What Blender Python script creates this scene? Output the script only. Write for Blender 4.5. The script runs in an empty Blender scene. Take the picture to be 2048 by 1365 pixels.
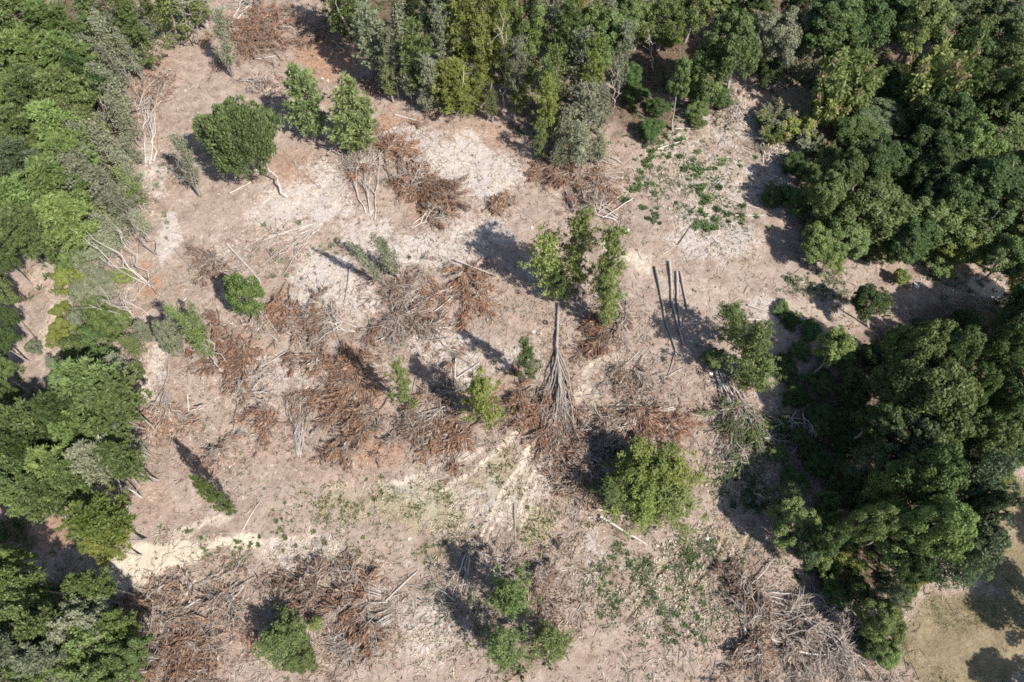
import bpy, bmesh, math, random
import numpy as np
from mathutils import Vector, Quaternion

# ------------------------------------------------------------------ camera, sky, sun, exposure
SC = bpy.context.scene
COL = SC.collection
CAM_H, TILT, FPX = 100.0, math.radians(26.5), 1365.0        # drone height, tilt from straight down, focal length (photo px)
cam_data = bpy.data.cameras.new('camera')
cam = bpy.data.objects.new('camera', cam_data)
COL.objects.link(cam)
cam.location = (0, 0, CAM_H)
cam.rotation_euler = (TILT, 0, 0)
cam_data.sensor_fit = 'HORIZONTAL'
cam_data.sensor_width = 36.0
cam_data.lens = 36.0 * FPX / 2048.0
cam_data.clip_end = 6000
SC.camera = cam

SUN_AZ, SUN_EL = math.radians(131), math.radians(47)         # where the sun stands (clockwise from +Y)
world = bpy.data.worlds.new('World')
SC.world = world
world.use_nodes = True
wn = world.node_tree
sky = wn.nodes.new('ShaderNodeTexSky')
sky.sky_type = 'NISHITA'
sky.sun_disc = False
sky.sun_elevation = SUN_EL
sky.sun_rotation = SUN_AZ
wn.links.new(sky.outputs[0], wn.nodes['Background'].inputs[0])
wn.nodes['Background'].inputs[1].default_value = 0.09
sun_data = bpy.data.lights.new('sun', 'SUN')
sun_data.energy = 4.6
sun_data.angle = math.radians(0.6)
sun_data.color = (1.0, 0.955, 0.89)
sun = bpy.data.objects.new('sun', sun_data)
COL.objects.link(sun)
sdir = Vector((math.sin(SUN_AZ) * math.cos(SUN_EL), math.cos(SUN_AZ) * math.cos(SUN_EL), math.sin(SUN_EL)))
sun.rotation_euler = sdir.to_track_quat('Z', 'Y').to_euler()
SC.view_settings.view_transform = 'Standard'
SC.view_settings.look = 'None'
SC.view_settings.exposure = 0.90
SC.view_settings.gamma = 1.0
SC.cycles.max_bounces = 6
SC.cycles.diffuse_bounces = 3
SC.cycles.transmission_bounces = 4
SC.cycles.use_adaptive_sampling = True
SC.cycles.use_denoising = False
SC.cycles.filter_width = 1.7

# ------------------------------------------------------------------ photo pixel <-> place
CT, ST = math.cos(TILT), math.sin(TILT)
RIGHT, UP, FWD = np.array([1., 0, 0]), np.array([0, CT, ST]), np.array([0, ST, -CT])

def relief(x, y):
    """gentle lie of the land, metres"""
    return (0.35 * np.sin(x * 0.061 + 1.3) * np.cos(y * 0.047 + 0.4) + 0.18 * np.sin(x * 0.17 + y * 0.11)
            + 0.10 * np.sin(x * 0.31 - y * 0.37 + 2.0) + 0.05 * np.sin(x * 0.9 + 1.1) * np.sin(y * 0.83))

def P(px, py, z=None):
    d = (px - 1024) / FPX * RIGHT - (py - 682.5) / FPX * UP + FWD
    t = 0.0 if z is None else z
    for _ in range(3):
        q = np.array([0, 0, CAM_H]) + d * (t - CAM_H) / d[2]
        if z is not None:
            return Vector(q)
        t = float(relief(q[0], q[1]))
    return Vector(q)

def proj(v):
    v = np.asarray(v, float) - np.array([0, 0, CAM_H])
    w = v @ FWD
    return 1024 + FPX * (v @ RIGHT) / w, 682.5 - FPX * (v @ UP) / w

def mpp(p):
    """metres per photo pixel at a place"""
    return float((np.asarray(p) - np.array([0, 0, CAM_H])) @ FWD) / FPX

# ------------------------------------------------------------------ materials
MATS = {}

def new_mat(name):
    m = bpy.data.materials.new(name)
    m.use_nodes = True
    nt = m.node_tree
    for n in list(nt.nodes):
        nt.nodes.remove(n)
    out = nt.nodes.new('ShaderNodeOutputMaterial')
    MATS[name] = m
    return m, nt, out

def N(nt, kind, **kw):
    n = nt.nodes.new(kind)
    for k, v in kw.items():
        setattr(n, k, v)
    return n

def ramp(nt, stops):
    r = nt.nodes.new('ShaderNodeValToRGB')
    el = r.color_ramp.elements
    while len(el) < len(stops):
        el.new(0.5)
    for e, (p, c) in zip(el, stops):
        e.position = p
        e.color = (*c, 1)
    return r

def leaf_mat(name, dark, mid, light, transl=0.38, rough=0.6, gloss=0.25):
    m, nt, out = new_mat(name)
    geo = N(nt, 'ShaderNodeNewGeometry')
    oi = N(nt, 'ShaderNodeObjectInfo')
    tc = N(nt, 'ShaderNodeTexCoord')
    noi = N(nt, 'ShaderNodeTexNoise')
    noi.inputs['Scale'].default_value = 0.9
    noi.inputs['Detail'].default_value = 2
    nt.links.new(tc.outputs['Object'], noi.inputs['Vector'])
    a = N(nt, 'ShaderNodeMath', operation='MULTIPLY_ADD')     # island*0.55 + noise-ish
    nt.links.new(geo.outputs['Random Per Island'], a.inputs[0])
    a.inputs[1].default_value = 0.6
    b = N(nt, 'ShaderNodeMath', operation='MULTIPLY_ADD')
    nt.links.new(noi.outputs['Fac'], b.inputs[0])
    b.inputs[1].default_value = 0.9
    b.inputs[2].default_value = -0.25
    nt.links.new(b.outputs[0], a.inputs[2])
    r = ramp(nt, [(0.0, dark), (0.5, mid), (1.0, light)])
    nt.links.new(a.outputs[0], r.inputs[0])
    hsv = N(nt, 'ShaderNodeHueSaturation')
    v = N(nt, 'ShaderNodeMapRange')
    v.inputs['To Min'].default_value = 0.8
    v.inputs['To Max'].default_value = 1.4
    hu = N(nt, 'ShaderNodeMapRange')
    hu.inputs['To Min'].default_value = 0.512 if 'dead' not in name else 0.508
    hu.inputs['To Max'].default_value = 0.486 if 'dead' not in name else 0.500
    fr = N(nt, 'ShaderNodeMath', operation='FRACT')
    m7 = N(nt, 'ShaderNodeMath', operation='MULTIPLY')
    m7.inputs[1].default_value = 7.31
    nt.links.new(oi.outputs['Random'], m7.inputs[0])
    nt.links.new(m7.outputs[0], fr.inputs[0])
    nt.links.new(fr.outputs[0], hu.inputs['Value'])
    nt.links.new(hu.outputs[0], hsv.inputs['Hue'])
    nt.links.new(oi.outputs['Random'], v.inputs['Value'])
    nt.links.new(v.outputs[0], hsv.inputs['Value'])
    nt.links.new(r.outputs[0], hsv.inputs['Color'])
    pr = N(nt, 'ShaderNodeBsdfPrincipled')
    pr.inputs['Roughness'].default_value = rough
    pr.inputs['Specular IOR Level'].default_value = gloss
    nt.links.new(hsv.outputs[0], pr.inputs['Base Color'])
    tr = N(nt, 'ShaderNodeBsdfTranslucent')
    nt.links.new(hsv.outputs[0], tr.inputs['Color'])
    mx = N(nt, 'ShaderNodeMixShader')
    mx.inputs[0].default_value = transl
    nt.links.new(pr.outputs[0], mx.inputs[1])
    nt.links.new(tr.outputs[0], mx.inputs[2])
    nt.links.new(mx.outputs[0], out.inputs[0])
    return m

def wood_mat(name, dark, light, scale=3.0, rough=0.85):
    m, nt, out = new_mat(name)
    tc = N(nt, 'ShaderNodeTexCoord')
    geo = N(nt, 'ShaderNodeNewGeometry')
    oi = N(nt, 'ShaderNodeObjectInfo')
    noi = N(nt, 'ShaderNodeTexNoise')
    noi.inputs['Scale'].default_value = scale
    noi.inputs['Detail'].default_value = 5
    nt.links.new(tc.outputs['Object'], noi.inputs['Vector'])
    a = N(nt, 'ShaderNodeMath', operation='MULTIPLY_ADD')
    nt.links.new(geo.outputs['Random Per Island'], a.inputs[0])
    a.inputs[1].default_value = 0.55
    b = N(nt, 'ShaderNodeMath', operation='MULTIPLY_ADD')
    nt.links.new(noi.outputs['Fac'], b.inputs[0])
    b.inputs[1].default_value = 1.1
    b.inputs[2].default_value = -0.3
    nt.links.new(b.outputs[0], a.inputs[2])
    r = ramp(nt, [(0.05, dark), (0.95, light)])
    nt.links.new(a.outputs[0], r.inputs[0])
    hsv = N(nt, 'ShaderNodeHueSaturation')
    v = N(nt, 'ShaderNodeMapRange')
    v.inputs['To Min'].default_value = 0.85
    v.inputs['To Max'].default_value = 1.15
    nt.links.new(oi.outputs['Random'], v.inputs['Value'])
    nt.links.new(v.outputs[0], hsv.inputs['Value'])
    nt.links.new(r.outputs[0], hsv.inputs['Color'])
    pr = N(nt, 'ShaderNodeBsdfPrincipled')
    pr.inputs['Roughness'].default_value = rough
    pr.inputs['Specular IOR Level'].default_value = 0.2
    nt.links.new(hsv.outputs[0], pr.inputs['Base Color'])
    bump = N(nt, 'ShaderNodeBump')
    bump.inputs['Strength'].default_value = 0.4
    bump.inputs['Distance'].default_value = 0.03
    nt.links.new(noi.outputs['Fac'], bump.inputs['Height'])
    nt.links.new(bump.outputs[0], pr.inputs['Normal'])
    nt.links.new(pr.outputs[0], out.inputs[0])
    return m

leaf_mat('leaf_mid', (0.064, 0.087, 0.030), (0.127, 0.167, 0.057), (0.201, 0.250, 0.102))
leaf_mat('leaf_bright', (0.083, 0.119, 0.036), (0.154, 0.207, 0.064), (0.228, 0.292, 0.106))
leaf_mat('leaf_yellow', (0.103, 0.128, 0.031), (0.184, 0.215, 0.053), (0.263, 0.294, 0.094))
leaf_mat('leaf_olive', (.078, .104, .036), (.138, .174, .058), (.205, .245, .096))
leaf_mat('leaf_grey', (0.121, 0.137, 0.082), (0.201, 0.216, 0.136), (0.294, 0.304, 0.206))
leaf_mat('leaf_dark', (.034, .060, .019), (.072, .112, .036), (.130, .178, .064))
leaf_mat('leaf_blue', (0.054, 0.081, 0.040), (0.100, 0.132, 0.066), (0.157, 0.190, 0.106))
leaf_mat('leaf_cedar', (0.084, 0.111, 0.040), (0.155, 0.191, 0.073), (0.242, 0.284, 0.121), transl=0.18)
leaf_mat('leaf_lime', (.150, .180, .055), (.225, .262, .085), (.300, .340, .130), transl=0.4)
leaf_mat('leaf_weed', (.062, .096, .036), (.120, .172, .068), (.195, .245, .120))
leaf_mat('plume_tan', (.230, .180, .090), (.330, .270, .150), (.450, .380, .240))
leaf_mat('dead_rust', (.114, .060, .038), (.215, .120, .080), (.330, .210, .152), transl=0.12, gloss=0.1)
leaf_mat('dead_brown', (.120, .078, .057), (.215, .146, .108), (.330, .240, .186), transl=0.12, gloss=0.1)
leaf_mat('dead_grey', (.160, .125, .105), (.255, .205, .175), (.370, .310, .270), transl=0.1, gloss=0.1)
leaf_mat('straw', (.270, .220, .150), (.420, .350, .260), (.600, .530, .430), transl=0.15)
wood_mat('bark_grey', (.140, .118, .100), (.400, .358, .320))
wood_mat('bark_pale', (.260, .228, .200), (.560, .510, .460))
wood_mat('bark_brown', (.085, .055, .040), (.210, .150, .115))
wood_mat('bark_dark', (.045, .036, .030), (.140, .115, .095))
wood_mat('twig_mix', (.120, .092, .074), (.500, .435, .380))
wood_mat('twig_brown', (.085, .050, .036), (.370, .265, .205))
wood_mat('cut_wood', (.420, .310, .200), (.660, .520, .370), scale=6)
wood_mat('stone_pale', (.420, .380, .340), (.720, .680, .620), scale=4)
wood_mat('rubber', (.010, .010, .011), (.035, .034, .033), scale=8)
wood_mat('white_plastic', (.720, .730, .740), (.840, .840, .830), scale=2, rough=0.4)

# ------------------------------------------------------------------ mesh helpers
def mesh_from(name, V, Q, mats=None, idx=None, smooth=False):
    """quads only, numpy in"""
    V = np.asarray(V, np.float32)
    Q = np.asarray(Q, np.int32)
    me = bpy.data.meshes.new(name)
    me.vertices.add(len(V))
    me.vertices.foreach_set('co', V.ravel())
    me.loops.add(len(Q) * 4)
    me.loops.foreach_set('vertex_index', Q.ravel())
    me.polygons.add(len(Q))
    me.polygons.foreach_set('loop_start', np.arange(0, len(Q) * 4, 4, dtype=np.int32))
    if idx is not None:
        me.polygons.foreach_set('material_index', np.asarray(idx, np.int32))
    if smooth:
        me.polygons.foreach_set('use_smooth', np.ones(len(Q), bool))
    for m in mats or ():
        me.materials.append(MATS[m] if isinstance(m, str) else m)
    me.update(calc_edges=True)
    me.validate()
    return me

def unit(a):
    a = np.asarray(a, float)
    return a / (np.linalg.norm(a, axis=-1, keepdims=True) + 1e-9)

class MB:
    def __init__(self):
        self.V, self.Q, self.I, self.n = [], [], [], 0

    def cards(self, c, axis, nrm, w, l, mat=0):
        """pointed leaf / spray shapes: centre, long axis, face normal, width, length"""
        c = np.asarray(c, float)
        k = len(c)
        if k == 0:
            return
        axis = unit(axis)
        b = unit(np.cross(nrm, axis))
        w = np.broadcast_to(np.asarray(w, float), (k,))[:, None]
        l = np.broadcast_to(np.asarray(l, float), (k,))[:, None]
        v = np.stack([c - axis * l / 2, c + b * w / 2 + axis * l * .08, c + axis * l / 2, c - b * w / 2 + axis * l * .08], 1).reshape(-1, 3)
        self.V.append(v)
        self.Q.append(np.arange(k * 4).reshape(-1, 4) + self.n)
        self.I.append(np.full(k, mat))
        self.n += k * 4

    def tube(self, pts, rad, sides=5, cap=False, mat=0):
        pts = np.asarray(pts, float)
        k = len(pts)
        rad = np.broadcast_to(np.asarray(rad, float), (k,))
        t = np.gradient(pts, axis=0)
        t = unit(t)
        ref = np.array([0, 0, 1.]) if abs(t[:, 2]).mean() < 0.8 else np.array([1., 0, 0])
        u = unit(np.cross(t, ref))
        w = np.cross(t, u)
        a = np.arange(sides) * 2 * math.pi / sides
        v = (pts[:, None] + rad[:, None, None] * (np.cos(a)[None, :, None] * u[:, None] + np.sin(a)[None, :, None] * w[:, None])).reshape(-1, 3)
        i = np.arange(k - 1)[:, None] * sides
        j = np.arange(sides)[None]
        j2 = (j + 1) % sides
        q = np.stack([i + j, i + j2, i + sides + j2, i + sides + j], -1).reshape(-1, 4)
        if cap and sides == 6:
            e = (k - 1) * sides
            q = np.concatenate([q, [[3, 2, 1, 0], [5, 4, 3, 0], [e, e + 1, e + 2, e + 3], [e, e + 3, e + 4, e + 5]]])
        self.V.append(v)
        self.Q.append(q + self.n)
        self.I.append(np.full(len(q), mat))
        self.n += len(v)

    def mesh(self, name, mats, smooth=False):
        return mesh_from(name, np.concatenate(self.V), np.concatenate(self.Q), mats, np.concatenate(self.I), smooth)

def link(name, data, parent=None, **props):
    o = bpy.data.objects.new(name, data)
    COL.objects.link(o)
    if parent is not None:
        o.parent = parent
    for k, v in props.items():
        if v is not None:
            o[k] = v
    return o

def set_mat(o, *names):
    for i, n in enumerate(names):
        if i < len(o.material_slots):
            o.material_slots[i].link = 'OBJECT'
            o.material_slots[i].material = MATS[n]

# ------------------------------------------------------------------ ground
def smooth(e0, e1, x):
    t = np.clip((x - e0) / (e1 - e0), 0, 1)
    return t * t * (3 - 2 * t)

gx = np.concatenate([[-1600, -900, -500, -300, -200, -150], np.arange(-125, 125.1, 0.42), [150, 200, 300, 500, 900, 1600]])
gy = np.concatenate([[-900, -400, -200, -100, -60, -35], np.arange(-22, 160.1, 0.42), [175, 200, 300, 500, 1000, 2500]])
X, Y = np.meshgrid(gx, gy)
nr = np.random.default_rng(5)

def vnoise(x, y, s, seed):
    r = np.random.default_rng(seed)
    t = r.random((256, 256))
    u, v = x / s, y / s
    i, j = np.floor(u).astype(int), np.floor(v).astype(int)
    fu, fv = u - i, v - j
    fu, fv = fu * fu * (3 - 2 * fu), fv * fv * (3 - 2 * fv)
    g = lambda a, b: t[a % 256, b % 256]
    return (g(i, j) * (1 - fu) + g(i + 1, j) * fu) * (1 - fv) + (g(i, j + 1) * (1 - fu) + g(i + 1, j + 1) * fu) * fv

PXg, PYg = proj(np.stack([X, Y, np.zeros_like(X)], -1))
BEHIND = Y < -40
WX = PXg + 26 * (vnoise(X, Y, 3.2, 1) - .5) + 14 * (vnoise(X, Y, 1.1, 2) - .5)
WY = PYg + 26 * (vnoise(X, Y, 3.2, 3) - .5) + 14 * (vnoise(X, Y, 1.1, 4) - .5)

def blobs(lst):
    m = np.zeros_like(X)
    for (cx, cy, rx, ry, s) in lst:
        d = np.sqrt(((WX - cx) / rx) ** 2 + ((WY - cy) / ry) ** 2)
        m = np.maximum(m, s * (1 - smooth(0.45, 1.15, d)))
    return np.where(BEHIND, 0, m)

def lines(lst, wob=0.5):
    m = np.zeros_like(X)
    ux, uy = PXg + (WX - PXg) * wob, PYg + (WY - PYg) * wob
    for pts, w, s in lst:
        d = np.full_like(X, 1e9)
        for (x0, y0), (x1, y1) in zip(pts[:-1], pts[1:]):
            L2 = (x1 - x0) ** 2 + (y1 - y0) ** 2
            t = np.clip(((ux - x0) * (x1 - x0) + (uy - y0) * (y1 - y0)) / L2, 0, 1)
            d = np.minimum(d, np.hypot(ux - x0 - t * (x1 - x0), uy - y0 - t * (y1 - y0)))
        m = np.maximum(m, s * (1 - smooth(w * 0.4, w, d)))
    return np.where(BEHIND, 0, m)

pale = blobs([(620, 410, 130, 60, .8), (540, 430, 70, 40, .6), (660, 350, 60, 50, .7), (900, 320, 110, 60, 1), (975, 345, 90, 60, .9),
              (815, 268, 60, 22, 1), (640, 560, 80, 60, 1), (850, 500, 140, 45, .9), (720, 600, 60, 50, .7), (335, 470, 26, 60, .9), (320, 730, 24, 55, 1),
              (300, 790, 24, 50, .8), (1430, 480, 100, 60, .8), (1430, 370, 120, 90, .5), (1470, 250, 80, 60, .6), (1340, 290, 70, 40, .5),
              (880, 690, 90, 40, .7), (560, 745, 130, 55, .55), (640, 1130, 90, 60, .7), (860, 1260, 80, 90, .6), (580, 1100, 60, 50, .6),
              (740, 470, 70, 50, .7), (930, 740, 60, 40, .6), (1030, 720, 80, 40, .4), (1000, 1000, 70, 50, .6), (500, 800, 60, 40, .4),
              (1500, 960, 50, 40, .6), (1180, 1100, 40, 80, .5), (1650, 1000, 40, 60, .4), (300, 350, 40, 70, .6), (1400, 440, 60, 50, .6),
              (1540, 620, 60, 40, .6), (1560, 830, 60, 80, .4), (820, 980, 60, 35, .9), (900, 1010, 80, 40, .6), (1080, 960, 60, 60, .5),
              (470, 500, 60, 40, .4), (1730, 1230, 60, 60, .5), (1500, 1290, 60, 50, .2), (960, 460, 90, 40, .7), (1560, 350, 50, 40, .7)])
red = blobs([(660, 110, 100, 75, .8), (310, 130, 80, 60, .45), (400, 130, 60, 70, .3), (800, 250, 70, 35, .7), (970, 270, 110, 35, .5), (70, 560, 60, 60, .4),
             (70, 650, 60, 100, .25), (100, 1070, 90, 60, .7), (650, 940, 160, 60, .4), (480, 720, 90, 60, .7), (580, 620, 60, 60, .7), (760, 890, 90, 50, .7),
             (330, 1270, 130, 70, .7), (1030, 630, 120, 60, .35), (300, 560, 34, 50, .8), (580, 340, 60, 60, .6), (870, 410, 80, 40, .7), (1200, 280, 200, 60, .4),
             (1010, 800, 80, 50, .6), (710, 800, 90, 80, .6), (470, 1250, 90, 60, .5), (600, 1190, 60, 40, .5), (350, 850, 70, 60, .6), (600, 60, 150, 60, .5),
             (300, 1000, 60, 80, .4), (1060, 1200, 60, 50, .5), (1270, 1290, 100, 40, .35), (1130, 340, 120, 50, .5), (390, 900, 120, 80, .35), (1400, 1250, 60, 60, .2),
             (270, 650, 30, 70, .5), (140, 1010, 90, 40, .5), (540, 900, 80, 60, .4)])
olive = blobs([(840, 1010, 130, 80, .6), (700, 1010, 110, 60, .5), (1000, 950, 110, 80, .5), (950, 1240, 80, 80, .4), (1070, 1050, 60, 60, .6),
               (1320, 1180, 180, 110, .35), (1240, 1060, 90, 50, .35), (1460, 1110, 60, 90, .45), (880, 1090, 120, 50, .35), (600, 500, 90, 60, .2),
               (700, 540, 80, 50, .25), (1420, 370, 110, 80, .35), (300, 420, 60, 40, .2), (1650, 560, 60, 30, .35), (1790, 580, 220, 60, .15), (130, 640, 40, 90, .5),
               (540, 1030, 80, 50, .25), (480, 1100, 120, 30, .25), (1510, 960, 60, 40, .4), (1830, 1200, 40, 60, .3), (700, 1120, 100, 40, .3)])
cream = np.maximum(
    lines([([(210, 1172), (300, 1122), (360, 1102)], 42, .9), ([(235, 1135), (300, 1108)], 36, .9), ([(340, 1108), (420, 1090), (520, 1078)], 20, .7), ([(480, 1082), (640, 1068)], 12, .4),
           ([(350, 1070), (400, 1045), (450, 1030)], 18, .45),
           ([(1095, 870), (1150, 795), (1215, 705)], 24, .4), ([(1130, 880), (1190, 800), (1250, 730)], 20, .3), ([(1230, 500), (1330, 560), (1480, 600), (1700, 640)], 34, .3),
           ([(1210, 490), (1300, 530)], 14, .5), ([(1950, 560), (2000, 590)], 18, .7), ([(80, 540), (110, 600), (85, 730)], 26, .35)], .8),
    lines([([(955 + i * 22, 1085 - i * 8), (1005 + i * 20, 985 - i * 12), (1055 + i * 16, 895 - i * 16)], 6, .75 - .2 * (i % 3)) for i in range(6)]
          + [([(880 + i * 22, 985 - i * 13), (950 + i * 20, 935 - i * 14), (1030 + i * 14, 870 - i * 16)], 7, .5) for i in range(4)]
          + [([(790, 965), (880, 935), (960, 900)], 12, .5)], .32))
ruts = lines([([(1500 - x, 1072 - y), (1485 - x, 1110), (1462 - x, 1150 + y), (1425 - x, 1195 + 2 * y)], w, k) for x, y, w, k in ((0, 0, 6, .9), (17, 5, 5, .6), (48, -6, 6, .9), (72, 4, 4, .5))]
             + [([(1365, 1095), (1320, 1150), (1255, 1240)], 5, 1), ([(1125, 800), (1200, 720)], 4, .5), ([(1150, 820), (1225, 740)], 4, .5)], .12)
litter = blobs([(1800, 60, 420, 190, 1), (1900, 300, 330, 240, 1), (950, 20, 330, 130, 1), (1330, 90, 200, 120, 1), (1120, 230, 130, 90, .6), (60, 250, 200, 320, 1), (170, 60, 150, 110, .8),
                (1830, 880, 250, 300, 1), (1700, 1080, 130, 140, .9), (1990, 760, 150, 200, 1), (1700, 400, 150, 130, 1), (60, 900, 190, 170, .8), (60, 1250, 220, 110, 1),
                (1940, 660, 200, 80, .75), (1640, 850, 110, 140, .7), (20, 1080, 60, 60, .8), (40, 800, 90, 80, .6), (1020, 1300, 90, 70, .5), (1200, 900, 60, 50, .3),
                (1290, 230, 110, 70, .7)])
OUT = smooth(0, 1, np.clip(np.maximum(np.maximum((PXg - 2060) / 60, (-10 - PXg) / 60), (-20 - PYg) / 40), 0, 1))
litter = np.maximum(litter, np.where((PXg > 2030) & (PYg > 1000), 0, OUT) * np.where(BEHIND, 0, 1))
lawn = blobs([(1940, 1280, 170, 125, 1), (2020, 1060, 70, 140, 1), (2150, 1180, 180, 220, 1)])
litter = litter * (1 - lawn)
Z = relief(X, Y) + 0.16 * (vnoise(X, Y, 2.2, 7) - .5) + 0.12 * (vnoise(X, Y, 0.9, 8) - .5) * (1 - lawn) - 0.42 * ruts + 0.1 * cream
Z = np.where((np.abs(X) > 126) | (Y > 161) | (Y < -23), 0, Z)
ny_, nx_ = X.shape
ii = (np.arange(ny_ - 1)[:, None] * nx_ + np.arange(nx_ - 1)[None]).ravel()
ground_me = mesh_from('ground', np.stack([X, Y, Z], -1).reshape(-1, 3), np.stack([ii, ii + 1, ii + nx_ + 1, ii + nx_], 1), smooth=True)
for nm, arr in (('pale', pale), ('red', red), ('olive', olive), ('cream', cream), ('litter', litter), ('lawn', lawn), ('ruts', ruts)):
    at = ground_me.attributes.new(nm, 'FLOAT', 'POINT')
    at.data.foreach_set('value', arr.astype(np.float32).ravel())

def ground_material():
    m, nt, out = new_mat('ground_soil')
    tc = N(nt, 'ShaderNodeTexCoord')
    def noise(scale, detail=4, rough=.6, dist=0.0):
        n = N(nt, 'ShaderNodeTexNoise')
        n.inputs['Scale'].default_value = scale
        n.inputs['Detail'].default_value = detail
        n.inputs['Roughness'].default_value = rough
        n.inputs['Distortion'].default_value = dist
        nt.links.new(tc.outputs['Object'], n.inputs['Vector'])
        return n.outputs['Fac']
    n_big, n_mid, n_small, n_fine, n_streak = noise(.09), noise(.45, 5), noise(1.7, 5, .65, .6), noise(6.5, 4, .7), noise(3.2, 3, .6, 2.2)
    mm = N(nt, 'ShaderNodeMath', operation='ADD')
    nt.links.new(n_mid, mm.inputs[0])
    nt.links.new(n_small, mm.inputs[1])
    m2 = N(nt, 'ShaderNodeMath', operation='MULTIPLY_ADD')
    nt.links.new(mm.outputs[0], m2.inputs[0])
    m2.inputs[1].default_value = 1.1
    m2.inputs[2].default_value = -.6
    n_mix = m2.outputs[0]
    def attr(nm):
        a = N(nt, 'ShaderNodeAttribute', attribute_name=nm)
        return a.outputs['Fac']
    def mask(nm, noise_out, lo, hi, amp):
        a = N(nt, 'ShaderNodeMath', operation='MULTIPLY_ADD')      # attr + (noise-.5)*amp
        nt.links.new(noise_out, a.inputs[0])
        a.inputs[1].default_value = amp
        b = N(nt, 'ShaderNodeMath', operation='ADD')
        nt.links.new(attr(nm), b.inputs[0])
        b.inputs[1].default_value = -amp * .5
        nt.links.new(b.outputs[0], a.inputs[2])
        r = N(nt, 'ShaderNodeMapRange', interpolation_type='SMOOTHSTEP')
        r.inputs['From Min'].default_value = lo
        r.inputs['From Max'].default_value = hi
        nt.links.new(a.outputs[0], r.inputs['Value'])
        # keep zero where the attribute is zero
        g = N(nt, 'ShaderNodeMapRange')
        g.inputs['From Max'].default_value = .12
        nt.links.new(attr(nm), g.inputs['Value'])
        k = N(nt, 'ShaderNodeMath', operation='MULTIPLY')
        nt.links.new(r.outputs[0], k.inputs[0])
        nt.links.new(g.outputs[0], k.inputs[1])
        return k.outputs[0]
    def mix(fac, a, b, blend='MIX'):
        x = N(nt, 'ShaderNodeMix', data_type='RGBA', blend_type=blend)
        if isinstance(fac, (int, float)):
            x.inputs[0].default_value = fac
        else:
            nt.links.new(fac, x.inputs[0])
        for sock, v in ((x.inputs[6], a), (x.inputs[7], b)):
            if isinstance(v, tuple):
                sock.default_value = (*v, 1)
            else:
                nt.links.new(v, sock)
        return x.outputs[2]
    def rampof(sock, stops):
        r = ramp(nt, stops)
        nt.links.new(sock, r.inputs[0])
        return r.outputs[0]
    base = rampof(n_mid, [(.28, (.192, .136, .106)), (.44, (.278, .209, .166)), (.58, (.332, .262, .215)), (.74, (.398, .330, .280))])
    base = mix(rampof(n_big, [(.4, (0, 0, 0)), (.65, (1, 1, 1))]), base, mix(.5, base, (.345, .275, .230)))
    c = mix(mask('red', n_mid, .2, 1.05, .8), base, rampof(n_small, [(.3, (.245, .130, .080)), (.7, (.385, .232, .150))]))
    c = mix(mask('pale', n_mix, .12, .92, 1.4), c, rampof(n_streak, [(.25, (.325, .275, .245)), (.5, (.425, .375, .340)), (.75, (.550, .505, .468))]))
    c = mix(mask('olive', n_small, .3, .9, 1.0), c, rampof(n_fine, [(.3, (.180, .170, .075)), (.7, (.350, .320, .180))]))
    c = mix(mask('cream', n_small, .15, .7, .6), c, rampof(n_streak, [(.3, (.440, .365, .280)), (.7, (.600, .530, .430))]))
    c = mix(mask('ruts', n_small, .3, .8, .3), c, (.16, .13, .085))
    c = mix(mask('litter', n_mid, .25, .8, .6), c, rampof(n_small, [(.3, (.075, .052, .036)), (.55, (.135, .098, .068)), (.75, (.240, .185, .135))]))
    c = mix(mask('lawn', n_small, .3, .7, .3), c, rampof(n_mid, [(.3, (.170, .136, .084)), (.5, (.222, .178, .112)), (.7, (.275, .220, .145))]))
    # speckle: chips and crumbs light and dark
    sp = rampof(n_fine, [(.30, (.52, .50, .48)), (.46, (.98, .98, .98)), (.60, (1.02, 1.02, 1.02)), (.74, (1.38, 1.38, 1.40))])
    c = mix(.6, c, sp, 'MULTIPLY')
    st = rampof(n_small, [(.3, (.60, .58, .56)), (.47, (.98, .97, .96)), (.55, (1.03, 1.03, 1.03)), (.72, (1.28, 1.28, 1.29))])
    c = mix(.6, c, st, 'MULTIPLY')
    pr = N(nt, 'ShaderNodeBsdfPrincipled')
    pr.inputs['Roughness'].default_value = .95
    pr.inputs['Specular IOR Level'].default_value = .1
    nt.links.new(c, pr.inputs['Base Color'])
    h = N(nt, 'ShaderNodeMath', operation='MULTIPLY_ADD')
    nt.links.new(n_small, h.inputs[0])
    h.inputs[1].default_value = 1.6
    nt.links.new(n_fine, h.inputs[2])
    bump = N(nt, 'ShaderNodeBump')
    bump.inputs['Strength'].default_value = .8
    bump.inputs['Distance'].default_value = .16
    nt.links.new(h.outputs[0], bump.inputs['Height'])
    nt.links.new(bump.outputs[0], pr.inputs['Normal'])
    nt.links.new(pr.outputs[0], out.inputs[0])
    return m
ground_me.materials.append(ground_material())
link('ground', ground_me, kind='structure', label='bare pinkish tan soil of the cleared lot')

def ground_field(arr):
    """look a painted mask up at places"""
    def at(x, y):
        i = np.clip(((np.asarray(y) + 22) / .42).round().astype(int) + 6, 0, ny_ - 1)
        j = np.clip(((np.asarray(x) + 125) / .42).round().astype(int) + 6, 0, nx_ - 1)
        return arr[i, j]
    return at
zat, litter_at, lawn_at, olive_at, pale_at, cream_at = [ground_field(a) for a in (Z, litter, lawn, olive, pale, cream)]

# ------------------------------------------------------------------ tree prototypes: (trunk mesh, crown mesh, crown slot materials)
def rnd_unit(r, n):
    v = r.normal(size=(n, 3))
    return unit(v)

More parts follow.
